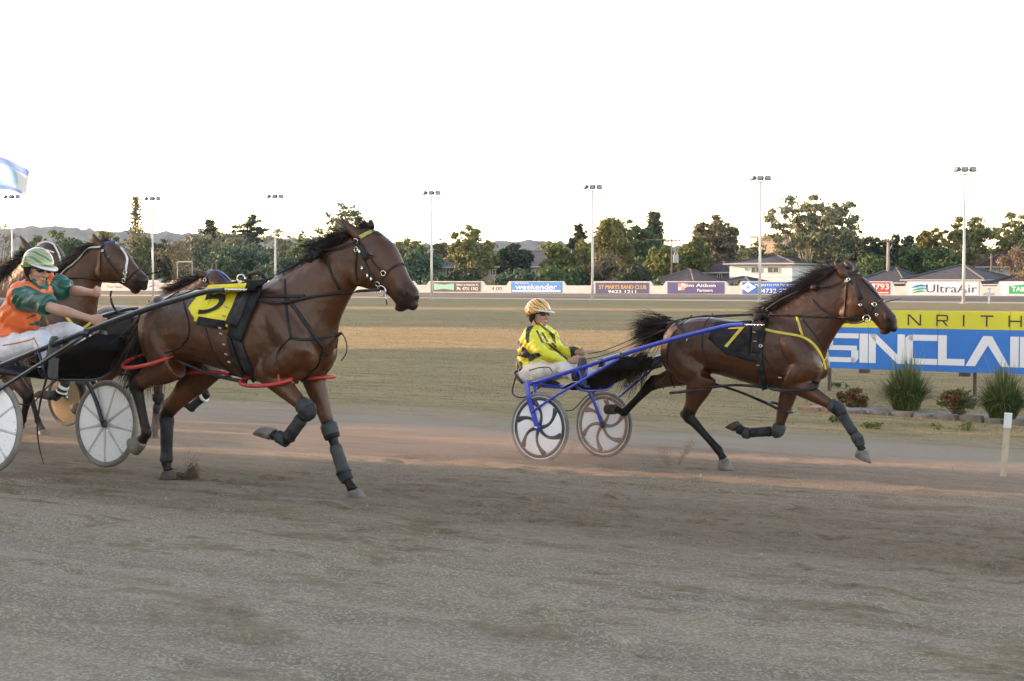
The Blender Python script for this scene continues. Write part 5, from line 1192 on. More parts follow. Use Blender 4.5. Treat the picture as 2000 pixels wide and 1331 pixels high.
    h.sleeve('shin_boot', 'fh', .40, .76, .010, M_bootd, True)
    h.mane([(560, 532), (600, 509), (650, 481), (697, 452)], 500, .11, (-.55, -.55, .10), 41, w=.003, grav=.6)
    h.mane([(640, 487), (665, 472), (692, 456)], 620, .25, (-1, -.2, .16), 42, w=.003, grav=.28)
    h.mane([(716, 442), (728, 446)], 144, .16, (-.9, .1, .35), 43, name='forelock', grav=.1)
    r = np.random.default_rng(44); n = 1500; roots = np.array([-.96, 0, 1.31])+r.normal(size=(n, 3))*np.array([.02, .03, .02])
    A = strands('tail', roots, np.array([-.42, .0, -.72])+r.normal(size=(n, 3))*np.array([.10, .12, .10]), r.uniform(.30, .62, n), r, .004, .30, .04, 6, M_hair, h.e)
    mb = MB(); limb(mb, [(-.93, 0, 1.33), (-1.00, 0, 1.28), (-1.06, 0, 1.14), (-1.11, 0, .96)], [(.04, .04), (.045, .045), (.055, .06), (.02, .02)]); mb.build('dock', M_hair, h.e, True, fixn=True)
gear1(h1)
def gear2(h):
    S_ = h.strap; br = empty('bridle'); br.parent = h.e
    S_('headpiece', [(1652, 543), (1662, 535), (1676, 527)], .022, parent=br, mir=True); S_('browband', [(1657, 541), (1670, 536), (1684, 540)], .022, parent=br, mir=True)
    S_('cheekpiece', [(1660, 546), (1670, 570), (1682, 596), (1693, 618)], .016, parent=br, mir=True)
    S_('blinker', [(1668, 556), (1676, 572), (1681, 586)], .050, parent=br, mir=True)
    S_('noseband', [(1725, 585), (1717, 588), (1708, 596), (1702, 606), (1696, 618)], .024, parent=br, mir=True)
    S_('throat_latch', [(1655, 545), (1652, 575), (1650, 605), (1648, 622)], .016, parent=br, mir=True); S_('nose_strap', [(1683, 545), (1702, 566), (1722, 586)], .014, M_leath, parent=br)
    S_('curb_strap', [(1682, 596), (1692, 606), (1704, 612)], .012, parent=br, mir=True)
    for px, py, rr in ((1708, 595, .017), (1658, 547, .014), (1681, 596, .010), (1713, 615, .010)):
        q, n = h.cast(px, py, .012); mb = MB(); mb.torus(q, n, rr, .006, n=16); mb.build('buckle_ring', M_steel, br, True)
    q, n = h.cast(1694, 620, .02); q = q if q is not None else h.f.loc(1694, 620, -.08); mb = MB(); mb.torus(q, (0, -1, 0), .034, .006, n=20); mb.tube([q, q+np.array([0, .10, 0])], .007, 6); mb.build('bit', M_steel, br, True)
    mb = MB(); q = h.f.loc(1652, 549, -.1); mb.box(q, (.035, .012, .022)); mb.build('tag_plate', M_white, br)
    S_('rein', [(1688, 621), (1660, 620), (1600, 619), (1540, 617), (1498, 616)], .016, off=.018); S_('rein', [(1690, 627), (1670, 633), (1655, 626)], .012, off=.02)
    S_('rein', [(1492, 616), (1440, 617), (1390, 621), (1340, 628), (1303, 640)], .014, off=.03)
    S_('overcheck', [(1495, 606), (1515, 592), (1540, 578), (1572, 566), (1598, 562), (1625, 560), (1652, 548)], .018, off=.03)
    S_('mane_roll', [(1588, 565), (1598, 562)], .05, M_hairb, off=.035, t=.03)
    S_('neck_strap', [(1585, 585), (1602, 602), (1622, 614), (1636, 622)], .018)
    S_('collar_strap', [(1486, 642), (1520, 650), (1565, 658), (1590, 674), (1606, 700), (1612, 722)], .028, M_yellows, mir=True)
    S_('collar_strap', [(1556, 617), (1562, 638), (1567, 656)], .024, M_yellows, mir=True); S_('collar_cord', [(1565, 622), (1590, 652), (1612, 682)], .012, mir=True)
    h.patch('saddle_cloth', [(1398, 632), (1470, 630), (1464, 706), (1416, 690)], M_blkc, .014)
    h.patch('saddle_cloth', [(1398, 632), (1412, 632), (1418, 692), (1384, 662)], M_blkc, .0145, mir=False)
    h.patch('cloth_band', [(1424, 682), (1480, 696), (1478, 706), (1420, 692)], M_blkc, .026, nu=10, nv=3)
    h.number('7', (1435, 660), (16, 0), (-6, 19), M_yellows, .024)
    h.patch('saddle_pad', [(1474, 612), (1500, 612), (1488, 690), (1470, 690)], M_blkc, .022, nu=6, thick=.022)
    S_('girth', [(1481, 640), (1483, 680), (1486, 720), (1494, 762)], .060, M_leath, .022, t=.012, mir=True)
    S_('side_strap', [(1487, 690), (1506, 715), (1526, 735)], .018)
    for px, py in ((1477, 668), (1482, 712), (1476, 652), (1526, 735)):
        q, n = h.cast(px, py, .034); mb = MB(); mb.box(q, (.035, .008, .012)); mb.build('buckle', M_steel, h.e)
    q, n = h.cast(1487, 676, .03); mb = MB(); mb.torus(q, n, .013, .005, n=14); mb.build('saddle_ring', M_steel, h.e, True)
    for px, y in ((1494, -.07), (1500, .07)): c = h.f.loc(px, 605, y); mb = MB(); mb.torus(c, (.2, -1, 0), .024, .006, n=16); mb.tube([c-np.array([0, 0, .025]), c-np.array([0, 0, .09])], .008, 6); mb.build('terret', M_steel, h.e, True)
    S_('hip_strap', [(1392, 614), (1376, 634), (1371, 665), (1376, 695), (1386, 706)], .012, M_leath, mir=True)
    S_('hip_strap', [(1352, 616), (1325, 640), (1306, 670), (1304, 710), (1312, 745), (1318, 758)], .012, M_leath, mir=True)
    S_('back_strap', [(1303, 632), (1340, 622), (1400, 617), (1470, 614)], .016, off=.015)
    mb = MB(); q = h.f.loc(1342, 662, -.26); mb.tube([q, q+np.array([-.02, 0, -.09]), q+np.array([-.05, 0, -.13])], .004, 5); mb.build('dangling_cord', M_white, h.e)
    h.ring('hopple', (.40, -.155, .83), .24, .125, R(2), .013, M_blackhose, roll=.3); h.ring('hopple', (.13, .155, .60), .12, .10, R(-20), .013, M_blackhose)
    h.ring('hopple', (-.66, -.165, .74), .20, .13, R(8), .013, M_blackhose); h.ring('hopple', (-.86, .16, .86), .16, .12, R(-14), .013, M_blackhose)
    for a, b in (((-.47, -.19, .78), (.12, -.19, .81)), ((-.71, .15, .82), (.02, .16, .62))):
        a, b = np.array(a), np.array(b); mb = MB(); mb.tube(spline([a, lerp(a, b, .5)+np.array([0, 0, .02]), b], 6), [.016, .012, .012, .016], 8); mb.build('hopple_strap', M_leath, h.e, True)
    h.sleeve('knee_boot', 'nf', .31, .36, .010, M_boot); h.sleeve('knee_boot', 'nf', .35, .50, .014, M_bootd); h.sleeve('shin_boot', 'nf', .50, .68, .012, M_bootd); h.sleeve('ankle_boot', 'nf', .68, .80, .014, M_boot); h.sleeve('bell_boot', 'nf', .79, .92, .010, M_bootd)
    h.sleeve('knee_boot', 'ff', .32, .47, .014, M_boot); h.sleeve('shin_boot', 'ff', .50, .70, .011, M_bootd); h.sleeve('ankle_boot', 'ff', .70, .84, .014, M_boot); h.sleeve('bell_boot', 'ff', .86, .97, .012, M_bootd)
    h.mane([(1505, 606), (1545, 580), (1590, 550), (1640, 522)], 1248, .25, (-.88, -.42, -.12), 51, w=.003, grav=.12, m=M_hairb, curl=.045)
    h.mane([(1590, 550), (1615, 535), (1640, 522)], 624, .24, (-1, -.25, -.02), 52, w=.003, grav=.32)
    h.mane([(1650, 521), (1662, 526)], 96, .12, (-.8, .1, .2), 53, name='forelock')
    r = np.random.default_rng(54); n = 2000; roots = np.array([-.97, 0, 1.33])+r.normal(size=(n, 3))*np.array([.02, .035, .03])
    strands('tail', roots, np.array([-.90, .02, .02])+r.normal(size=(n, 3))*np.array([.12, .22, .22]), r.uniform(.22, .46, n), r, .0035, .22, .03, 6, M_hair, h.e)
    mb = MB(); limb(mb, [(-.94, 0, 1.33), (-1.03, 0, 1.35), (-1.14, 0, 1.31), (-1.22, 0, 1.24)], [(.045, .045), (.055, .055), (.055, .06), (.02, .02)]); mb.build('dock', M_hair, h.e, True, fixn=True)
gear2(h2)
def gear3(h):
    S_ = h.strap; br = empty('bridle'); br.parent = h.e
    S_('browband', [(203, 480), (214, 472), (226, 473)], .026, M_bluestrap, parent=br); S_('cheekpiece', [(200, 486), (208, 505), (226, 528), (240, 548)], .016, parent=br, mir=True)
    S_('nose_strap', [(226, 474), (240, 490), (249, 505), (247, 520), (245, 545)], .022, M_white, parent=br); S_('noseband', [(274, 525), (262, 533), (247, 548)], .018, parent=br, mir=True)
    S_('throat_latch', [(198, 484), (196, 515), (198, 540)], .014, parent=br); S_('headpiece', [(200, 484), (204, 475), (206, 470)], .02, parent=br)
    for px, py in ((202, 491), (243, 548), (246, 533)):
        q, n = h.cast(px, py, .012); mb = MB(); mb.torus(q, n, .020 if px > 230 else .012, .006, n=14); mb.build('buckle_ring', M_steel, br, True)
    S_('overcheck', [(120, 540), (150, 508), (180, 485), (198, 483)], .016, M_white, off=.02); S_('rein', [(240, 550), (200, 548), (160, 543), (125, 545)], .018, off=.02)
    S_('collar_strap', [(118, 600), (132, 622), (148, 641), (160, 643), (178, 628), (192, 616)], .03, M_yellows, off=.012, yl=-.2)
    h.sleeve('shin_boot', 'nf', .55, .75, .012, M_bootd); h.sleeve('boot_strap', 'nf', .62, .66, .018, M_white); h.sleeve('boot_strap', 'nf', .72, .76, .018, M_white); h.sleeve('knee_boot', 'ff', .34, .48, .012, M_boot); h.sleeve('bell_boot', 'nf', .88, .97, .014, M_bootd)
    h.mane([(100, 556), (128, 532), (158, 503), (190, 476)], 1008, .24, (-.85, -.3, .05), 61, w=.004, grav=.35, m=M_hairb); h.mane([(206, 470), (214, 471)], 96, .12, (-.6, 0, .2), 62, name='forelock')
    r = np.random.default_rng(63); n = 200; strands('tail', np.array([-.96, 0, 1.31])+r.normal(size=(n, 3))*.02, np.array([-.8, 0, -.4])+r.normal(size=(n, 3))*.18, r.uniform(.3, .6, n), r, .009, .4, .03, 5, M_hair, h.e)
gear3(h3)
def gear4(h):
    S_ = h.strap; br = empty('bridle'); br.parent = h.e
    S_('browband', [(62, 494), (75, 479), (92, 472), (106, 479)], .024, M_white, parent=br); S_('browband', [(68, 500), (84, 488), (106, 494)], .02, M_white, parent=br)
    S_('cheekpiece', [(60, 498), (72, 520), (84, 545)], .02, M_white, parent=br, mir=True); S_('nose_strap', [(105, 479), (114, 495), (119, 515), (120, 535), (114, 550)], .022, M_white, parent=br); S_('noseband', [(130, 525), (118, 533), (110, 546)], .022, M_white, parent=br, mir=True)
    h.mane([(0, 556), (20, 535), (42, 512), (64, 490)], 720, .24, (-.85, -.3, .05), 71, w=.004, grav=.35)
    S_('overcheck', [(5, 552), (30, 522), (58, 497)], .016, off=.02)
gear4(h4)
def gear5(h):
    S_ = h.strap; br = empty('bridle'); br.parent = h.e
    S_('browband', [(400, 547), (408, 535), (421, 529), (434, 535), (447, 546)], .022, M_bluestrap, parent=br); S_('cheekpiece', [(400, 547), (414, 562), (424, 578)], .016, parent=br, mir=True); S_('nose_strap', [(424, 529), (436, 542), (446, 556)], .016, M_bluestrap, parent=br)
    q, n = h.cast(402, 548, .012); mb = MB(); mb.torus(q, n, .018, .007, n=14); mb.build('buckle_ring', M_steel, br, True)
    h.mane([(335, 566), (350, 560), (372, 550), (398, 538)], 420, .19, (-.95, -.15, .16), 81, w=.004, grav=.10, m=M_hairb)
    h.mane([(364, 556), (380, 548), (394, 540)], 200, .22, (-.95, -.2, .0), 83, w=.004, grav=.2)
    h.patch('saddle_cloth', [(200, 612), (258, 602), (262, 652), (196, 660)], M_leath, .014, mir=False); S_('white_band', [(200, 618), (225, 612), (262, 612)], .03, M_white, .025)  # black patch with a white band across its upper part
    S_('hopple_strap', [(290, 735), (310, 738), (330, 741)], .02, M_bluestrap, .02)
    h.sleeve('knee_boot', 'nf', .33, .47, .014, M_bootd); h.sleeve('shin_boot', 'nf', .50, .8, .012, M_bootd); h.sleeve('shin_boot', 'ff', .50, .8, .012, M_bootd); h.sleeve('boot_strap', 'ff', .44, .50, .016, M_white)
    r = np.random.default_rng(82); n = 200; strands('tail', np.array([-.96, 0, 1.31])+r.normal(size=(n, 3))*.02, np.array([-.8, 0, -.4])+r.normal(size=(n, 3))*.18, r.uniform(.3, .6, n), r, .009, .4, .03, 5, M_hair, h.e)
gear5(h5)
# ================================================================ sulkies and drivers
class TFrame(Frame):
    """a frame that leans with the cross fall of the track"""
    def __init__(s, O, deg, roll):
        super().__init__(O, deg); s.roll = roll; z = np.array([0, 0, 1.0]); c, q = math.cos(roll), math.sin(roll); s.n2 = s.n*c+z*q; s.z2 = z*c-s.n*q
    def loc(s, px, py, yl=0.0):
        d = ray(px, py); t = ((s.O+s.n2*yl-CAMP)@s.n2)/(d@s.n2); return s.local(CAMP+t*d)
    def local(s, P): P = np.asarray(P)-s.O; return np.array([P@s.u, P@s.n2, P@s.z2])
    def ldir(s, d): return np.array([d@s.u, d@s.n2, d@s.z2])
    def place(s, o): o.location = s.O; o.rotation_euler = (s.roll, 0, -R(s.deg))
    def world(s, q): return s.O+s.u*q[0]+s.n2*q[1]+s.z2*q[2]
def pixel(P):
    d = np.asarray(P)-CAMP; yc = d[..., 1]*math.cos(PIT)-d[..., 2]*math.sin(PIT); zc = d[..., 1]*math.sin(PIT)+d[..., 2]*math.cos(PIT)
    return np.stack([1000+F*d[..., 0]/yc, 665.5-F*zc/yc], -1)
a_, b_ = at_depth(209, 828, 12.45), at_depth(-31, 833, 11.42); O = (a_+b_)/2; O[2] -= .355
S1 = TFrame(O, 32, -.066)
a_, b_ = at_depth(1180, 830, 15.92), at_depth(1050, 836, 15.0); O = (a_+b_)/2; O[2] -= .345
S2 = TFrame(O, 36, -.052)
O5 = F5.O-F5.u*2.02; O5 = np.array([O5[0], O5[1], gz_at(O5[0], O5[1])]); S5 = TFrame(O5, 32, -.056)
M_tyre = mat('tyre_rubber', (.13, .125, .115), .8, c2=(.22, .205, .18), ns=5, bump=.2, bs=60)
M_tyre2 = mat('grey_tyre', (.20, .195, .185), .8, c2=(.12, .11, .10), ns=5, bump=.2, bs=60)
def splash_mat(name, c, dirt=(.16, .12, .085)):
    m = bpy.data.materials.new(name); m.use_nodes = True; t = NT(m); b = t.n['Principled BSDF']; tc = t.new('ShaderNodeTexCoord').outputs['Object']
    v = t.new('ShaderNodeTexVoronoi'); v.inputs['Scale'].default_value = 38; t.l.new(tc, v.inputs['Vector'])
    k = t.math('MULTIPLY', t.ramp(v.outputs['Distance'], [(.12, 1), (.22, 0)]), t.ramp(t.noise(tc, 5.0, 4), [(.52, 0), (.62, 1)]))
    cc = t.mix(k, c, dirt); cc = t.mix(t.math('MULTIPLY', t.ramp(t.noise(tc, 3.0, 5), [(.45, 0), (.8, 1)]), .35), cc, tuple(q*.75 for q in c))
    t.l.new(cc, b.inputs['Base Color']); b.inputs['Roughness'].default_value = .35; return m
M_disc = splash_mat('white_disc', (.80, .80, .82)); M_goldisc = splash_mat('tan_disc', (.40, .30, .17)); M_spokeg = mat('grey_spoke', (.52, .53, .56), .4, c2=(.42, .43, .46), ns=8)
M_spoked = mat('dark_spoke', (.030, .034, .050), .35, c2=(.05, .055, .07), ns=8); M_spoket = mat('tan_spoke', (.30, .22, .17), .5, c2=(.24, .18, .15), ns=8)
M_blue = mat('blue_paint', (.016, .035, .36), .28, c2=(.020, .042, .42), ns=5, coat=.5); M_blk = mat('black_paint', (.010, .012, .017), .32, spec=.35, c2=(.022, .025, .034), ns=5, coat=.4)
M_seat = mat('seat_vinyl', (.011, .011, .012), .6, spec=.2, c2=(.03, .03, .033), ns=10, bump=.2, bs=30)
def wheel(root, y, r, style, side, rot):
    w = empty('wheel', (0, y, r)); w.parent = root
    mb = MB(); mb.torus((0, 0, 0), (0, 1, 0), r-.020, .020, n=56, k=10); mb.build('tyre', M_tyre2 if style == 'petal' else M_tyre, w, True)
    ci = lambda rr, yy, n=56: [np.array((rr*math.cos(a), yy, rr*math.sin(a))) for a in np.linspace(0, 2*math.pi, n, endpoint=False)]
    mb = MB(); mb.rings([ci(r-.033, -.013), ci(r-.028, -.010), ci(r-.028, .010), ci(r-.033, .013), ci(r-.045, .011), ci(r-.045, -.011)], closed=True); mb.build('rim', M_white if style == 'petal' else M_tyre, w, True, fixn=True)
    di = M_goldisc if style == 'gold' else M_disc
    mb = MB(); mb.rings([ci(.02, -.016), ci(r-.10, -.012), ci(r-.045, -.005), ci(r-.045, .005), ci(r-.10, .012), ci(.02, .016)]); mb.build('disc', di, w, False, fixn=True)
    mb = MB(); mb.tube([(0, -.04, 0), (0, -.03, 0), (0, .03, 0), (0, .04, 0)], [.02, .034, .034, .02], 14, ref=(1, 0, 0)); mb.build('hub', M_spoked if style != 'gold' else M_steel, w, True)
    if style == 'petal':
        m = M_spoked if side < 0 else M_spoket
        for sy in (-1, 1):
            m = M_spoked if sy < 0 and side < 0 else (M_spoket if sy < 0 else M_spoked)
            mb = MB(); mb.rings([ci(r-.046, sy*.0065), ci(r-.046, sy*.0105), ci(r-.078, sy*.0145), ci(r-.078, sy*.0110)], closed=True); mb.build('outer_band', m, w, True, fixn=True)
            for k in range(6):
                a0 = rot+k*math.pi/3; P = []; N = []; W_ = []
                for t in np.linspace(0, 1, 12):
                    rr = .025+(r-.10)*t; a = a0+.62*math.sin(t*math.pi*.5)*t; P.append((rr*math.cos(a), sy*(.0185-.0055*t), rr*math.sin(a))); N.append((0, sy, 0)); W_.append(.044-.030*math.sin(min(1, t*1.15)*math.pi)*.45+.060*max(0, t-.72))
                mb = MB(); mb.ribbon(P, N, W_, .004); mb.build('spoke', m, w, True, fixn=True)
    elif style == 'spoke':
        for k in range(9):
            a = rot+k*2*math.pi/9
            for sy in (-1, 1):
                mb = MB()
                P = [(.03*math.cos(a), sy*.0215, .03*math.sin(a)), ((r-.11)*math.cos(a), sy*.0150, (r-.11)*math.sin(a)), ((r-.05)*math.cos(a), sy*.0085, (r-.05)*math.sin(a))]
                mb.ribbon(spline(P, 3), [(0, sy, 0)]*7, [.030, .020, .016, .018, .028], .004); mb.build('spoke', M_spokeg, w, True, fixn=True)
    return w
def sulky(f, label, pm, style, r, rot, far_only=False, group='racing sulkies'):
    e = empty('sulky', (0, 0, 0), 0, label, 'sulky', group); f.place(e)
    for sy in (-1, 1): wheel(e, sy*.58, r, style, sy, rot+.35*sy)
    T = lambda name, pts, rr, m=pm, k=6, **kw: (lambda mb: (mb.tube(spline(pts, k), rr, 10, **kw), mb.build(name, m, e, True))[1])(MB())
    for sy in (-1, 1):
        mb = MB(); P = [np.array((-.02, sy*.625, r-.03)), np.array((0, sy*.625, r)), np.array((-.10, sy*.60, .56)), np.array((-.20, sy*.535, .775))]
        P = [np.array((.0, sy*.622, r-.02)), np.array((-.05, sy*.618, .45)), np.array((-.13, sy*.60, .62)), np.array((-.21, sy*.54, .785))]
        mb.ribbon(spline(P, 5), [(0, sy, .15)]*16, [.050, .056, .060, .066], .022); mb.tube([(0, sy*.60, r), (0, sy*.645, r)], [.034, .030], 14, ref=(1, 0, 0)); mb.build('fork', pm, e, False, fixn=True)
        mb = MB(); mb.tube([(0, sy*.64, r), (0, sy*.655, r)], [.016], 10, ref=(1, 0, 0)); mb.build('axle_nut', M_steel, e, True)
        T('inner_fork', [(0, sy*.54, r), (-.08, sy*.52, .56), (-.17, sy*.46, .76)], [.016, .018])
        T('shaft', [(-.20, sy*.44, .768), (.28, sy*.425, .920), (.756, sy*.40, 1.072), (1.253, sy*.38, 1.223), (1.62, sy*.355, 1.320), (1.85, sy*.335, 1.375), (1.98, sy*.33, 1.393), (2.06, sy*.33, 1.396)], [.020, .022, .022, .021, .020, .019, .018])
        mb = MB(); q = np.array((2.05, sy*.33, 1.396)); mb.tube([q, q+np.array([.22, 0, .004])], [.009, .007], 8)
        for k in range(6): mb.tube([q+np.array([.02+k*.034, 0, .001]), q+np.array([.038+k*.034, 0, .001])], [.013, .009], 8)
        mb.build('shaft_tip', M_steel, e, True)
        T('strut', [(-.075, sy*.625, .492), (.16, sy*.612, .645), (.30, sy*.57, .735), (.80, sy*.42, 1.055)], [.013, .013])
        T('seat_stay', [(-.19, sy*.44, .775), (-.02, sy*.20, .735), (.20, sy*.18, .745)], [.014])
        # stirrup
        mb = MB(); mb.tube(spline([(.32, sy*.43, .935), (.37, sy*.44, .86), (.39, sy*.42, .775), (.39, sy*.33, .765)], 4), .011, 8); mb.tube([(.39, sy*.43, .80), (.44, sy*.42, .98)], .010, 6); mb.build('stirrup', pm, e, True)
        mb = MB(); mb.tube([(.795, sy*.425, 1.05), (.815, sy*.405, 1.095)], .030, 8); mb.build('shaft_clamp', M_blk, e, True)
        mb = MB(); q = np.array((.55, sy*.405, 1.006)); mb.tube([q, q+np.array([.05, -.0, .016])], .026, 8); mb.build('strap_wrap', M_leath, e, True)
    T('crossbar', [(-.205, -.535, .775), (-.21, 0, .735), (-.205, .535, .775)], [.024, .022, .024])
    T('front_bar', [(.30, -.43, .92), (.24, -.30, .745), (.24, 0, .715), (.24, .30, .745), (.30, .43, .92)], [.015])
    mb = MB(); mb.ell((-.40, 0, .765), (.20, .19, .040)); me = mb.fuse('seat', .012, 3); link('seat', me, M_seat, e)
    T('seat_back', [(-.50, -.20, .76), (-.63, -.16, .86), (-.65, 0, .88), (-.63, .16, .86), (-.50, .20, .76)], [.014], M_blk); T('seat_rail', [(-.62, -.15, .84), (-.62, -.20, .66), (-.45, -.25, .62), (-.2, -.3, .74)], [.010], M_blk)
    # dust apron slung between the shafts
    mb = MB(); rings = []
    for t in np.linspace(0, 1, 9):
        x = .14+.66*t; zt = .79+.30*t; zb = .715+.235*t+.03*math.sin(t*3.1); w = .40-.01*t
        rings.append([np.array(q) for q in ((x, -w, zt-.05), (x, -w*.8, zt-.015), (x, 0, zt-.04), (x, w*.8, zt-.015), (x, w, zt-.05), (x, w*.98, zb+.02), (x, w*.6, zb), (x, -w*.6, zb), (x, -w*.98, zb+.02))])
    mb.rings(rings); mb.build('apron', mat('apron_cloth', (.010, .010, .011), .95, spec=.12, c2=(.018, .018, .02), ns=6, bump=.5, bs=18), e, True, fixn=True)
    T('piping', [(.12, -.405, .75), (.25, -.41, .80), (.36, -.41, .82), (.50, -.405, .93), (.62, -.40, .965)], [.004], M_white)
    T('brake_cable', [(.06, -.46, .62), (.14, -.47, .54), (.28, -.44, .53), (.40, -.40, .66), (.52, -.38, .73)], [.005], M_leath)
    return e
s1 = sulky(S1, 'black sulky under the rider in orange, with white spoked disc wheels', M_blk, 'spoke', .355, .2)
s2 = sulky(S2, 'bright blue sulky under the rider in yellow, with petal patterned wheels', M_blue, 'petal', .345, -1.55)
s5 = sulky(S5, 'sulky with tan disc wheels half hidden behind the black sulky', M_blk, 'gold', .345, 0)
# ---- people
M_skin = mat('skin', (.42, .245, .175), .5, c2=(.36, .19, .135), ns=9, bump=.1, bs=60)
M_glass = mat('sunglass', (.010, .009, .010), .08, spec=.8, c2=(.02, .016, .015), ns=10)
M_pants = mat('white_trousers', (.64, .65, .70), .75, c2=(.54, .55, .61), ns=5, bump=.5, bs=13)
M_pants2 = mat('cream_trousers', (.64, .62, .58), .75, c2=(.54, .52, .50), ns=5, bump=.5, bs=13)
M_sole = mat('boot_sole', (.085, .09, .085), .7, c2=(.055, .058, .055), ns=9, bump=.3, bs=40)
M_jy = mat('jacket_yellow', (.70, .66, .030), .42, c2=(.60, .56, .022), ns=6, bump=.6, bs=11); M_jk = mat('jacket_black', (.016, .016, .020), .42, c2=(.028, .028, .034), ns=6, bump=.6, bs=11)
M_jo = mat('jacket_orange', (.78, .165, .040), .36, c2=(.66, .135, .034), ns=6, bump=.6, bs=11); M_jg = mat('jacket_green', (.008, .085, .060), .36, c2=(.006, .070, .050), ns=6, bump=.6, bs=11)
def helmet_mat(name, cols, sc, dist, rot):
    m = bpy.data.materials.new(name); m.use_nodes = True; t = NT(m); b = t.n['Principled BSDF']; tc = t.new('ShaderNodeTexCoord').outputs['Object']
    w = t.new('ShaderNodeTexWave', wave_type='BANDS', bands_direction='Z'); w.inputs['Scale'].default_value = sc; w.inputs['Distortion'].default_value = dist; w.inputs['Detail'].default_value = 1.0; w.inputs['Detail Scale'].default_value = 1.2
    t.l.new(t.mapr(tc, (1, 1, 1), rot), w.inputs['Vector']); c = t.ramp(w.outputs['Fac'], cols)
    t.l.new(c, b.inputs['Base Color']); b.inputs['Roughness'].default_value = .2; b.inputs['Coat Weight'].default_value = .6; return m
M_hel2 = helmet_mat('gold_striped_helmet', [(.0, (.02, .018, .015)), (.16, (.42, .20, .02)), (.42, (.60, .34, .05)), (.62, (.72, .62, .42)), (.70, (.62, .33, .04)), (1.0, (.50, .25, .03))], 8.5, 5.0, (.4, -.5, 0))
M_hel1 = helmet_mat('green_orange_helmet', [(.0, (.03, .20, .085)), (.34, (.035, .22, .10)), (.40, (.62, .55, .40)), (.50, (.45, .085, .03)), (.62, (.42, .30, .14)), (.74, (.58, .50, .36)), (.82, (.03, .20, .09)), (1.0, (.40, .27, .12))], 5.2, 3.6, (.3, -.25, 0))
def seg(mb, pts, rad, k=4, n=14):
    A = spline([np.r_[p, r if np.ndim(r) else (r, r)] for p, r in zip(pts, rad)], k); P = A[:, :3]; T = np.gradient(P, axis=0); rings = []
    for i in range(len(P)):
        t = unit(T[i]); lat = np.array([0, 1.0, 0]); 
        if abs(t[1]) > .9: lat = np.array([1.0, 0, 0])
        lat = unit(lat-t*(lat@t)); fa = np.cross(t, lat); rings.append([P[i]+fa*max(A[i, 3], .004)*math.cos(a)+lat*max(A[i, 4], .004)*math.sin(a) for a in np.linspace(0, 2*math.pi, n, endpoint=False)])
    mb.rings(rings)
def hand(mb, wr, d, up, lat):
    """a fist closing round the reins: palm, four bent fingers of unequal length, thumb along the side"""
    d, up, lat = unit(d), unit(up), unit(lat)
    seg(mb, [wr-d*.03, wr+d*.02, wr+d*.055, wr+d*.085], [(.027, .022), (.030, .022), (.040, .020), (.038, .016)])
    for i, (o, L) in enumerate(((.030, .92), (.011, 1.0), (-.009, .95), (-.028, .78))):
        k = wr+d*.085+up*o; a = k+d*.030*L-lat*.012; b = a-lat*.030*L-d*.004; c = b-d*.026*L-lat*.004
        seg(mb, [k-d*.03, k, a, b, c], [.0095, .0098, .0092, .0086, .0070], 3, 8)
    t0 = wr+d*.035+up*.030; seg(mb, [t0-d*.015-up*.01, t0+d*.022+up*.012-lat*.010, t0+d*.052+up*.010-lat*.022], [.0115, .0105, .0085], 3, 8)
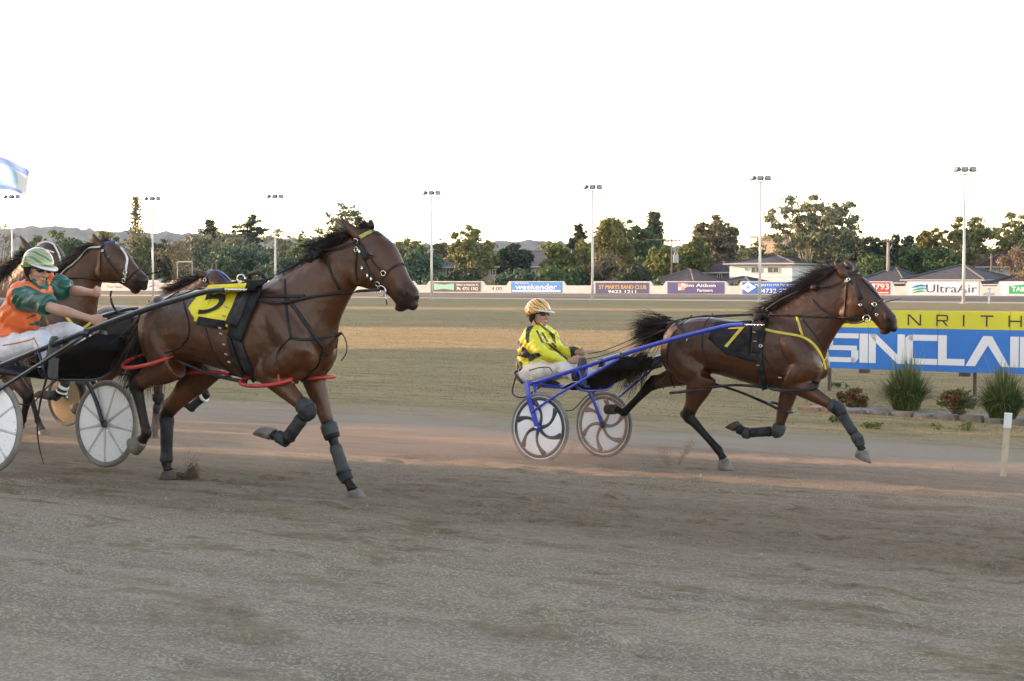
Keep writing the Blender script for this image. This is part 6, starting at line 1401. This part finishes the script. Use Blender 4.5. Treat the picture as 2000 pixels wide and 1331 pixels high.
def person(f, label, J, jacket, jacket_paint, pants, hel_mat, sleeves, hel_tilt=0.0, vis_col=None, belt=None, collar=None, seed=1):
    e = empty('person', (0, 0, 0), 0, label, 'person', 'harness drivers'); f.place(e)
    L = {k: f.loc(*v) for k, v in J.items()}
    hf = unit(np.array(J_dir[seed][0])); hu = unit(np.array(J_dir[seed][1])); hl = np.cross(hu, hf); hu = np.cross(hf, hl); Rm = np.c_[hf, hl, hu]; Hc = L['head']
    hp = lambda a, b, c: Hc+Rm@np.array((a, b, c))
    body = MB()
    E_ = lambda mb, c, r: mb.ell(hp(*c), r, rot=Rm)
    E_(body, (0, 0, .02), (.100, .077, .105)); E_(body, (.030, 0, -.045), (.066, .062, .090)); E_(body, (.062, 0, -.108), (.034, .036, .028)); E_(body, (.03, 0, -.095), (.055, .052, .035))
    body.tube([hp(.090, 0, .012), hp(.106, 0, -.018), hp(.122, 0, -.046), hp(.100, 0, -.056)], [.010, .012, .018, .012], 10); E_(body, (.080, 0, .022), (.026, .055, .018)); E_(body, (.094, 0, -.080), (.012, .026, .009)); E_(body, (.093, 0, -.093), (.012, .022, .009))
    for sy in (-1, 1): E_(body, (.062, sy*.036, -.045), (.030, .026, .026)); E_(body, (-.008, sy*.078, -.030), (.020, .012, .032)); E_(body, (.100, sy*.013, -.046), (.014, .010, .010))
    seg(body, [hp(-.015, 0, -.06), lerp(hp(-.015, 0, -.06), L['neck'], .6), L['neck'], L['shc'], L['chest'], L['waist'], L['pelvis']], [.060, .058, .066, (.08, .12), (.10, .14), (.09, .12), (.10, .13)])
    for s_, sy in (('n', -1), ('f', 1)):
        S_, El, Wr, Hd = L[s_+'sho'], L[s_+'elb'], L[s_+'wri'], L[s_+'hand']
        seg(body, [L['shc'], S_, lerp(S_, El, .5), El, lerp(El, Wr, .3), lerp(El, Wr, .75), Wr], [.05, .052, .047, .041, .043, .030, (.029, .023)])
        hd = unit(Hd-Wr); hand(body, Wr, hd, unit(np.array([-.1, 0, 1])-hd*(np.array([-.1, 0, 1])@hd)), np.array([0, sy*1.0, 0]))
        seg(body, [L['pelvis'], L[s_+'hip'], L[s_+'knee'], L[s_+'ank']], [.08, .075, .05, .038])
    link('body', body.fuse('body', .0062, 5, .5), M_skin, e)
    # jacket
    jk = MB(); bw = J_dir[seed][2]
    seg(jk, [lerp(L['neck'], hp(-.02, 0, -.09), .25), L['neck'], L['shc'], L['chest'], L['waist'], L['pelvis'], lerp(L['pelvis'], L['waist'], -.35)], [(.064, .066), (.078, .085), (.115, .165*bw), (.150*bw, .190*bw), (.150*bw, .180*bw), (.155*bw, .185*bw), (.13*bw, .165*bw)], 5, 20)
    for s_, sy in (('n', -1), ('f', 1)):
        S_, El, Wr = L[s_+'sho'], L[s_+'elb'], L[s_+'wri']
        if sleeves == 'long': seg(jk, [lerp(L['shc'], S_, .3), S_, lerp(S_, El, .5), El, lerp(El, Wr, .5), lerp(El, Wr, .90), lerp(El, Wr, .97)], [.10, .098, .086, .078, .066, .050, .040])
        else: seg(jk, [lerp(L['shc'], S_, .3), S_, lerp(S_, El, .45), lerp(S_, El, .80), lerp(S_, El, .86)], [.10, .105, .090, .078, .062])
    me = jk.fuse('jacket', .0085, 5, .5); V = verts(me)
    nr = np.empty(len(V)*3, np.float32); me.vertices.foreach_get('normal', nr); nr = nr.reshape(-1, 3)
    w = (vnoise(V[:, 0]*9+V[:, 2]*14+7, V[:, 1]*7+V[:, 2]*5+9, 30+seed)-.5)*.036+(vnoise(V[:, 0]*24-V[:, 2]*30+70, V[:, 1]*20+V[:, 2]*12+40, 31+seed)-.5)*.018
    set_verts(me, V+nr*w[:, None]); V = verts(me)
    cen = np.empty(len(me.polygons)*3, np.float32); me.polygons.foreach_get('center', cen); cen = cen.reshape(-1, 3)
    W = f.O+cen[:, :1]*f.u+cen[:, 1:2]*f.n2+cen[:, 2:3]*f.z2
    pc = pixel(W); mi = np.zeros(len(cen), np.int32); far = cen[:, 1] > L['chest'][1]+.02
    for poly, k in jacket_paint:
        x, y = pc[:, 0], pc[:, 1]; ins = np.zeros(len(x), bool); n = len(poly)
        for i in range(n):
            (x1, y1), (x2, y2) = poly[i], poly[(i+1) % n]; cnd = ((y1 > y) != (y2 > y)); ins ^= cnd & (x < (x2-x1)*(y-y1)/((y2-y1) or 1e-9)+x1)
        mi[ins] = k
    if sleeves == 'short':
        for s_ in 'nf':
            a, b = L[s_+'sho'], L[s_+'elb']; ab = b-a; t = ((cen-a)@ab)/(ab@ab); d = np.linalg.norm(cen-(a+np.clip(t, 0, 1)[:, None]*ab), axis=1); mi[(t > .10) & (d < .128)] = 1
        mi[np.linalg.norm(cen-L['neck'], axis=1) < .092] = 1
    me.polygons.foreach_set('material_index', mi); link('jacket', me, jacket, e)
    # trousers
    tr = MB(); seg(tr, [lerp(L['pelvis'], L['waist'], .45), L['pelvis'], lerp(L['pelvis'], L['waist'], -.55)], [(.135, .165), (.150, .180), (.10, .14)], 5, 18)
    for s_, sy in (('n', -1), ('f', 1)):
        H_, K_, A_ = L[s_+'hip'], L[s_+'knee'], L[s_+'ank']; seg(tr, [lerp(L['pelvis'], H_, .5), H_, lerp(H_, K_, .5), K_, lerp(K_, A_, .4), lerp(K_, A_, .85), A_], [.12, .118, .100, .080, .072, .056, .046])
    me = tr.fuse('trousers', .010, 5, .5); V = verts(me); nr = np.empty(len(V)*3, np.float32); me.vertices.foreach_get('normal', nr); nr = nr.reshape(-1, 3)
    w = (vnoise(V[:, 0]*11+7, V[:, 1]*9+V[:, 2]*12+9, 40+seed)-.5)*.024+(vnoise(V[:, 0]*30+70, V[:, 1]*22+V[:, 2]*18+40, 41+seed)-.5)*.013
    set_verts(me, V+nr*w[:, None]); tro = link('trousers', me, pants, e)
    if belt:
        for nm, pts, m in belt:
            bv = bvh_of(me); P = []; N = []
            for q in spline([np.array(q_, float) for q_ in pts], 5):
                h = bv.ray_cast(Vector(f.local(CAMP)-np.array([0, 0, 0])), Vector(unit(f.ldir(ray(q[0], q[1])))))
                if h[0] is not None: P.append(np.array(h[0])+np.array(h[1])*.003); N.append(np.array(h[1]))
            if len(P) > 2: mb = MB(); mb.ribbon(P, N, .010, .003); mb.build(nm, m, tro, True, fixn=True)
    # boots braced against the stirrups
    for s_, sy in (('n', -1), ('f', 1)):
        A_, T_e, He = L[s_+'ank'], L[s_+'toe'], L[s_+'heel']; fw = unit(T_e-He); bo = MB(); up_ = unit(A_-lerp(He, T_e, .25)); 
        seg(bo, [lerp(A_, L[s_+'knee'], .22), A_, lerp(A_, lerp(He, T_e, .25), .55)], [.046, .048, .046]); seg(bo, [He+up_*.030, lerp(He, T_e, .3)+up_*.042, lerp(He, T_e, .7)+up_*.030, T_e+up_*.022], [(.036, .036), (.046, .040), (.032, .045), (.018, .028)])
        b_o = link('boot', bo.fuse('boot', .008, 4, .5), M_bootd, e)
        so = MB(); lat = unit(np.cross(fw, up_)); pr = [(-.04, .030), (.0, .036), (.3, .034), (.65, .046), (.9, .040), (1.03, .020)]
        for zz in (0, 1): pass
        Lh = np.linalg.norm(T_e-He); outl = [He+fw*Lh*a+lat*b for a, b in pr]+[He+fw*Lh*a-lat*b for a, b in reversed(pr)]; so.prism([q-up_*.012 for q in outl], up_*.022); so.build('sole', M_sole, b_o, fixn=True)
    # helmet: shell cut from brow to nape, brim, ear pads, strap, glasses
    hb = MB(); n = 26; rings = []
    for i in range(13):
        ph = math.pi*.62*i/12+.02; ring = []
        for a in np.linspace(0, 2*math.pi, n, endpoint=False):
            lim = .50+.16*(1-math.cos(a))/2; p2 = ph/.64*lim*1.0; r1, r2, r3 = .142, .118, .136
            ring.append(hp(-.012+r1*math.sin(p2)*math.cos(a), r2*math.sin(p2)*math.sin(a), .022+r3*math.cos(p2)))
        rings.append(ring)
    hb.rings(rings, cap=True); h_ = hb.build('helmet', hel_mat, e, True, fixn=True); md = h_.modifiers.new('t', 'SOLIDIFY'); md.thickness = .014; md.offset = -1
    mb = MB(); top = []; bot = []
    for a in np.linspace(-1.15, 1.15, 13):
        ri = np.array((-.012+.140*math.cos(a), .116*math.sin(a), .040-.006*math.cos(a))); ro = ri+np.array((.062*math.cos(a*.8), .012*math.sin(a), -.022*math.cos(a))); top.append((ri, ro))
    V_ = [hp(*q) for a, b in top for q in (a, b)]+[hp(*(q-np.array((0, 0, .007)))) for a, b in top for q in (a, b)]; n_ = len(top); Fc = []
    for i in range(n_-1): a = 2*i; Fc += [(a, a+2, a+3, a+1), (2*n_+a, 2*n_+a+1, 2*n_+a+3, 2*n_+a+2), (a+1, a+3, 2*n_+a+3, 2*n_+a+1), (a, 2*n_+a, 2*n_+a+2, a+2)]
    Fc += [(0, 1, 2*n_+1, 2*n_), (2*n_-2, 4*n_-2, 4*n_-1, 2*n_-1)]; mb.add(V_, Fc); mb.build('visor', vis_col or M_white, h_, True, fixn=True)
    for sy in (-1, 1):
        mb = MB(); mb.ell(hp(-.015, sy*.086, -.020), (.042, .016, .046), rot=Rm); mb.build('ear_pad', M_blkc, h_, True)
        mb = MB(); mb.ribbon(spline([hp(.005, sy*.092, -.03), hp(.022, sy*.082, -.085), hp(.045, sy*.045, -.130), hp(.052, 0, -.140)], 4), [Rm@np.array((0, sy, -.3))]*13, .018, .004); mb.build('chin_strap', M_blkc, h_, True, fixn=True)
    mb = MB(); mb.ell(hp(-.055, 0, -.052), (.050, .070, .050), rot=Rm); mb.build('neck_pad', M_blkc, h_, True)
    g = MB()
    for sy in (-1, 1): g.ell(hp(.086, sy*.036, -.006), (.022, .036, .021), rot=Rm); g.tube([hp(.080, sy*.068, .002), hp(.02, sy*.086, -.002)], [.008, .005], 6)
    g.tube([hp(.110, -.012, .0), hp(.110, .012, .0)], .005, 6); g.build('sunglasses', M_glass, e, True)
    # darker open mouth line
    mb = MB(); mb.ell(hp(.104, 0, -.0865), (.006, .020, .003), rot=Rm); mb.build('mouth', mat('lip_dark', (.16, .05, .045), .5, c2=(.10, .035, .03), ns=10), e, True)
    return e, L
J_dir = {1: ((1, -.10, -.20), (.20, 0, 1), .94), 2: ((1, -.05, .02), (-.02, 0, 1), 1.0)}
P5 = lambda *q: [(1000+a/6.656, 570+b/6.656) for a, b in q]
paint2 = [(P5((305, 500), (335, 500), (418, 665), (388, 672)), 1), (P5((375, 515), (405, 530), (480, 655), (450, 665)), 1), (P5((436, 670), (482, 672), (770, 895), (730, 905)), 1), (P5((505, 672), (535, 665), (590, 725), (570, 735)), 1),
    (P5((470, 520), (555, 555), (575, 690), (535, 640)), 1), (P5((330, 410), (345, 400), (430, 460), (530, 540), (510, 560), (410, 485)), 1), (P5((565, 575), (590, 585), (760, 705), (745, 735)), 1),
    (P5((733, 870), (800, 880), (870, 900), (860, 1010), (735, 1005)), 1), (P5((740, 690), (900, 740), (890, 870), (770, 860)), 1),
    (P5((255, 390), (180, 490), (172, 640), (215, 680), (232, 530), (305, 405)), 1), (P5((140, 705), (245, 812), (335, 792), (398, 832), (220, 915), (208, 870), (70, 835), (120, 790)), 1),
    (P5((60, 870), (140, 930), (135, 1030), (70, 1060)), 1), (P5((120, 1030), (255, 955), (285, 985), (200, 1120), (120, 1100)), 1), (P5((70, 610), (140, 690), (145, 745), (60, 740)), 1)]
J2 = dict(head=(1052, 613, 0), neck=(1052, 641, 0), shc=(1050, 652, 0), chest=(1043, 676, 0), waist=(1040, 704, 0), pelvis=(1044, 728, 0), nsho=(1036, 659, -.185), nelb=(1058, 690, -.29), nwri=(1112, 706, -.19), nhand=(1128, 704, -.17),
    fsho=(1074, 658, .185), felb=(1094, 688, .27), fwri=(1128, 688, .15), fhand=(1142, 690, .13), nhip=(1036, 731, -.09), nknee=(1094, 718, -.21), nank=(1126, 737, -.355), ntoe=(1138, 700, -.40), nheel=(1139, 752, -.385),
    fhip=(1056, 728, .09), fknee=(1120, 722, .21), fank=(1166, 737, .36), ftoe=(1180, 708, .40), fheel=(1178, 752, .385))
pr2, L2 = person(S2, 'driver in a bright yellow and black jacket with a gold striped helmet', J2, [M_jy, M_jk], paint2, M_pants2, M_hel2, 'long', seed=2, belt=[('seam', [(1034, 724), (1052, 719), (1072, 718), (1080, 728)], M_blkc)])
P1 = lambda *q: [(a/5.118, 460+b/5.118) for a, b in q]
paint1 = [(P1((280, 892), (395, 850), (415, 800), (500, 760), (500, 860), (425, 905), (330, 905)), 1), (P1((370, 800), (290, 830), (260, 835), (330, 790)), 1), (P1((20, 580), (70, 540), (60, 620), (10, 660)), 1)]
J1 = dict(head=(74, 523, 0), neck=(72, 556, 0), shc=(66, 570, 0), chest=(50, 600, 0), waist=(34, 632, 0), pelvis=(20, 662, 0), nsho=(40, 580, -.185), nelb=(106, 603, -.27), nwri=(174, 622, -.16), nhand=(198, 630, -.13),
    fsho=(102, 558, .185), felb=(142, 568, .27), fwri=(182, 572, .15), fhand=(204, 570, .12), nhip=(14, 682, -.09), nknee=(84, 666, -.21), nank=(96, 706, -.355), ntoe=(107, 660, -.405), nheel=(103, 734, -.385),
    fhip=(40, 676, .09), fknee=(140, 648, .21), fank=(186, 682, .36), ftoe=(204, 648, .40), fheel=(202, 700, .385))
pr1, L1 = person(S1, 'driver in an orange and green jersey leaning forward with both arms out', J1, [M_jo, M_jg], paint1, M_pants, M_hel1, 'short', seed=1, belt=[('piping', [(6, 675), (30, 671), (60, 664), (66, 662)], mat('orange_piping', (.50, .14, .05), .6)), ('piping', [(66, 660), (74, 676), (80, 694)], mat('orange_piping', (.5, .14, .05)))])
# reins from the hands to the harness (belong to each horse's harness)
def rein_to(h, f, hand_local, pts, r=.006):
    a = h.f.local(f.world(hand_local)); Q = [a]+[h.f.loc(*q) for q in pts]; Q = spline(Q, 6); mb = MB(); N = [(0, -.5, 1)]*len(Q); mb.ribbon(Q, N, .018, .005); mb.build('rein', M_leath, h.e, True, fixn=True)
rein_to(h1, S1, lerp(L1['nhand'], L1['nwri'], -.6), [(236, 622, -.16), (272, 618, -.18), (300, 607, -.16)])
rein_to(h1, S1, lerp(L1['fhand'], L1['fwri'], -.6), [(216, 580, .12), (222, 600, .10), (240, 612, .12), (300, 596, .13), (340, 582, .10)])
rein_to(h2, S2, lerp(L2['fhand'], L2['fwri'], -.5), [(1180, 685, .14), (1230, 665, .16), (1300, 636, .12)]); rein_to(h2, S2, lerp(L2['nhand'], L2['nwri'], -.5), [(1180, 694, -.12), (1230, 674, -.14), (1303, 642, -.16)])
Q = spline([S1.world(f_) for f_ in [S1.loc(92, 735, -.36), S1.loc(80, 780, -.36), S1.loc(73, 830, -.36), S1.loc(76, 870, -.36), S1.loc(85, 906, -.36)]], 6)
mb = MB(); mb.tube(Q-Q[0], [.010, .008, .006, .003], 6); o = mb.build('lash', M_leath, None, True); o.location = Q[0]; tag(o, 'thin black lash dangling from the boot of the rider in orange', 'whip')
# hair of the second tail clump hanging over the apron of the blue sulky
r = np.random.default_rng(91); n = 500; T0 = h2.f.local(S2.world((.80, 0, 1.05))); roots = T0+r.normal(size=(n, 3))*np.array([.05, .05, .03])
strands('tail_end', roots, np.array([-.55, -.25, -.55])+r.normal(size=(n, 3))*np.array([.22, .25, .2]), r.uniform(.12, .36, n), r, .0035, .4, .03, 6, M_hair, h2.e)
# ================================================================ dirt thrown up by the hooves
def spray(px, py, Y, sx, sz, n, label, m, seed, sizes=(.003, .010), dirv=(0, 0), name='flying_dirt'):
    r = np.random.default_rng(seed); c = at_depth(px, py, Y); V = []; Fc = []; tet = [(0, 1, 3), (1, 2, 3), (2, 0, 3), (0, 2, 1)]; base = np.array([(1, 0, -.4), (-.5, .87, -.4), (-.5, -.87, -.4), (0, 0, .9)])
    for i in range(n):
        t = r.random(); q = np.array([r.normal()*sx*(.35+.65*t), r.normal()*sx*.6, abs(r.normal())*sz*t])+np.array([dirv[0]*t, 0, dirv[1]*t]); s = r.uniform(*sizes); b = len(V)
        V.extend(base*s*r.uniform(.6, 1.4, (4, 3))+q); Fc.extend([(x+b, y+b, z+b) for x, y, z in tet])
    o = link(name, np_mesh(name, V, np.array(Fc)), m); c[2] = max(c[2], gz_at(c[0], c[1])+.0); o.location = c; tag(o, label, 'dirt', kind='stuff')
M_dirt = mat('kicked_dirt', (.115, .085, .050), .95, c2=(.06, .045, .028), ns=30); M_dirtr = mat('red_dirt', (.26, .155, .10), .95, c2=(.15, .09, .06), ns=30)
spray(345, 938, 11.75, .06, .035, 2600, 'dark dirt thrown up by the near horse\'s hind hoof', M_dirt, 1, (.002, .006)); spray(376, 934, 11.75, .032, .075, 2600, 'second puff of dirt by the near horse\'s hind hoof', M_dirt, 2, (.002, .006))
spray(1306, 910, 14.4, .05, .03, 1100, 'reddish dirt thrown up behind the far horse', M_dirtr, 3, (.0012, .004), (-.06, .15)); spray(1325, 907, 14.4, .035, .04, 1100, 'reddish dirt streak rising behind the far horse', M_dirtr, 4, (.0012, .004), (.14, .20))
spray(1112, 895, 15.7, .05, .03, 700, 'reddish grit thrown up between the blue sulky\'s wheels', M_dirtr, 5, (.0012, .0038), (.10, .18))
# ---------------------------------------------------------------- the evening air
m = bpy.data.materials.new('air'); m.use_nodes = True; t = NT(m); t.n.remove(t.n['Principled BSDF'])
pv = t.new('ShaderNodeVolumePrincipled'); pv.inputs['Color'].default_value = (.55, .75, 1, 1); pv.inputs['Density'].default_value = .00008; pv.inputs['Anisotropy'].default_value = .2
t.l.new(pv.outputs[0], t.n['Material Output'].inputs['Volume'])
mb = MB(); mb.box((0, 0, 55), (9000, 9000, 118)); tag(mb.build('haze', m), 'thin evening haze over the whole place', 'haze', kind='stuff')
# low dust hanging over the lane and behind the runners
def dust(px, py, d, rx, ry, rz, dens, label):
    c = at_depth(px, py, d); gz = gz_at(c[0], c[1]); mb = MB(); mb.ell((0, 0, 0), (rx, ry, rz), n=24, k=12); me = mb.fuse('dust', .06, 4)
    m = bpy.data.materials.new('lane_dust'); m.use_nodes = True; t = NT(m); t.n.remove(t.n['Principled BSDF']); pv = t.new('ShaderNodeVolumePrincipled'); pv.inputs['Color'].default_value = (.86, .62, .48, 1); pv.inputs['Density'].default_value = dens
    t.l.new(pv.outputs[0], t.n['Material Output'].inputs['Volume']); o = link('dust', me, m); o.location = (c[0], c[1], gz+rz*.55); o.rotation_euler = (0, 0, -TH); tag(o, label, 'dust', kind='stuff')
dust(830, 870, 14.2, 2.3, .8, .22, .12, 'low reddish dust over the lane between the two sulkies')
dust(1130, 885, 15.8, 1.1, .6, .18, .045, 'low reddish dust under the wheels of the blue sulky')
dust(330, 880, 13.6, 1.9, .7, .26, .14, 'low reddish dust behind the near horse')
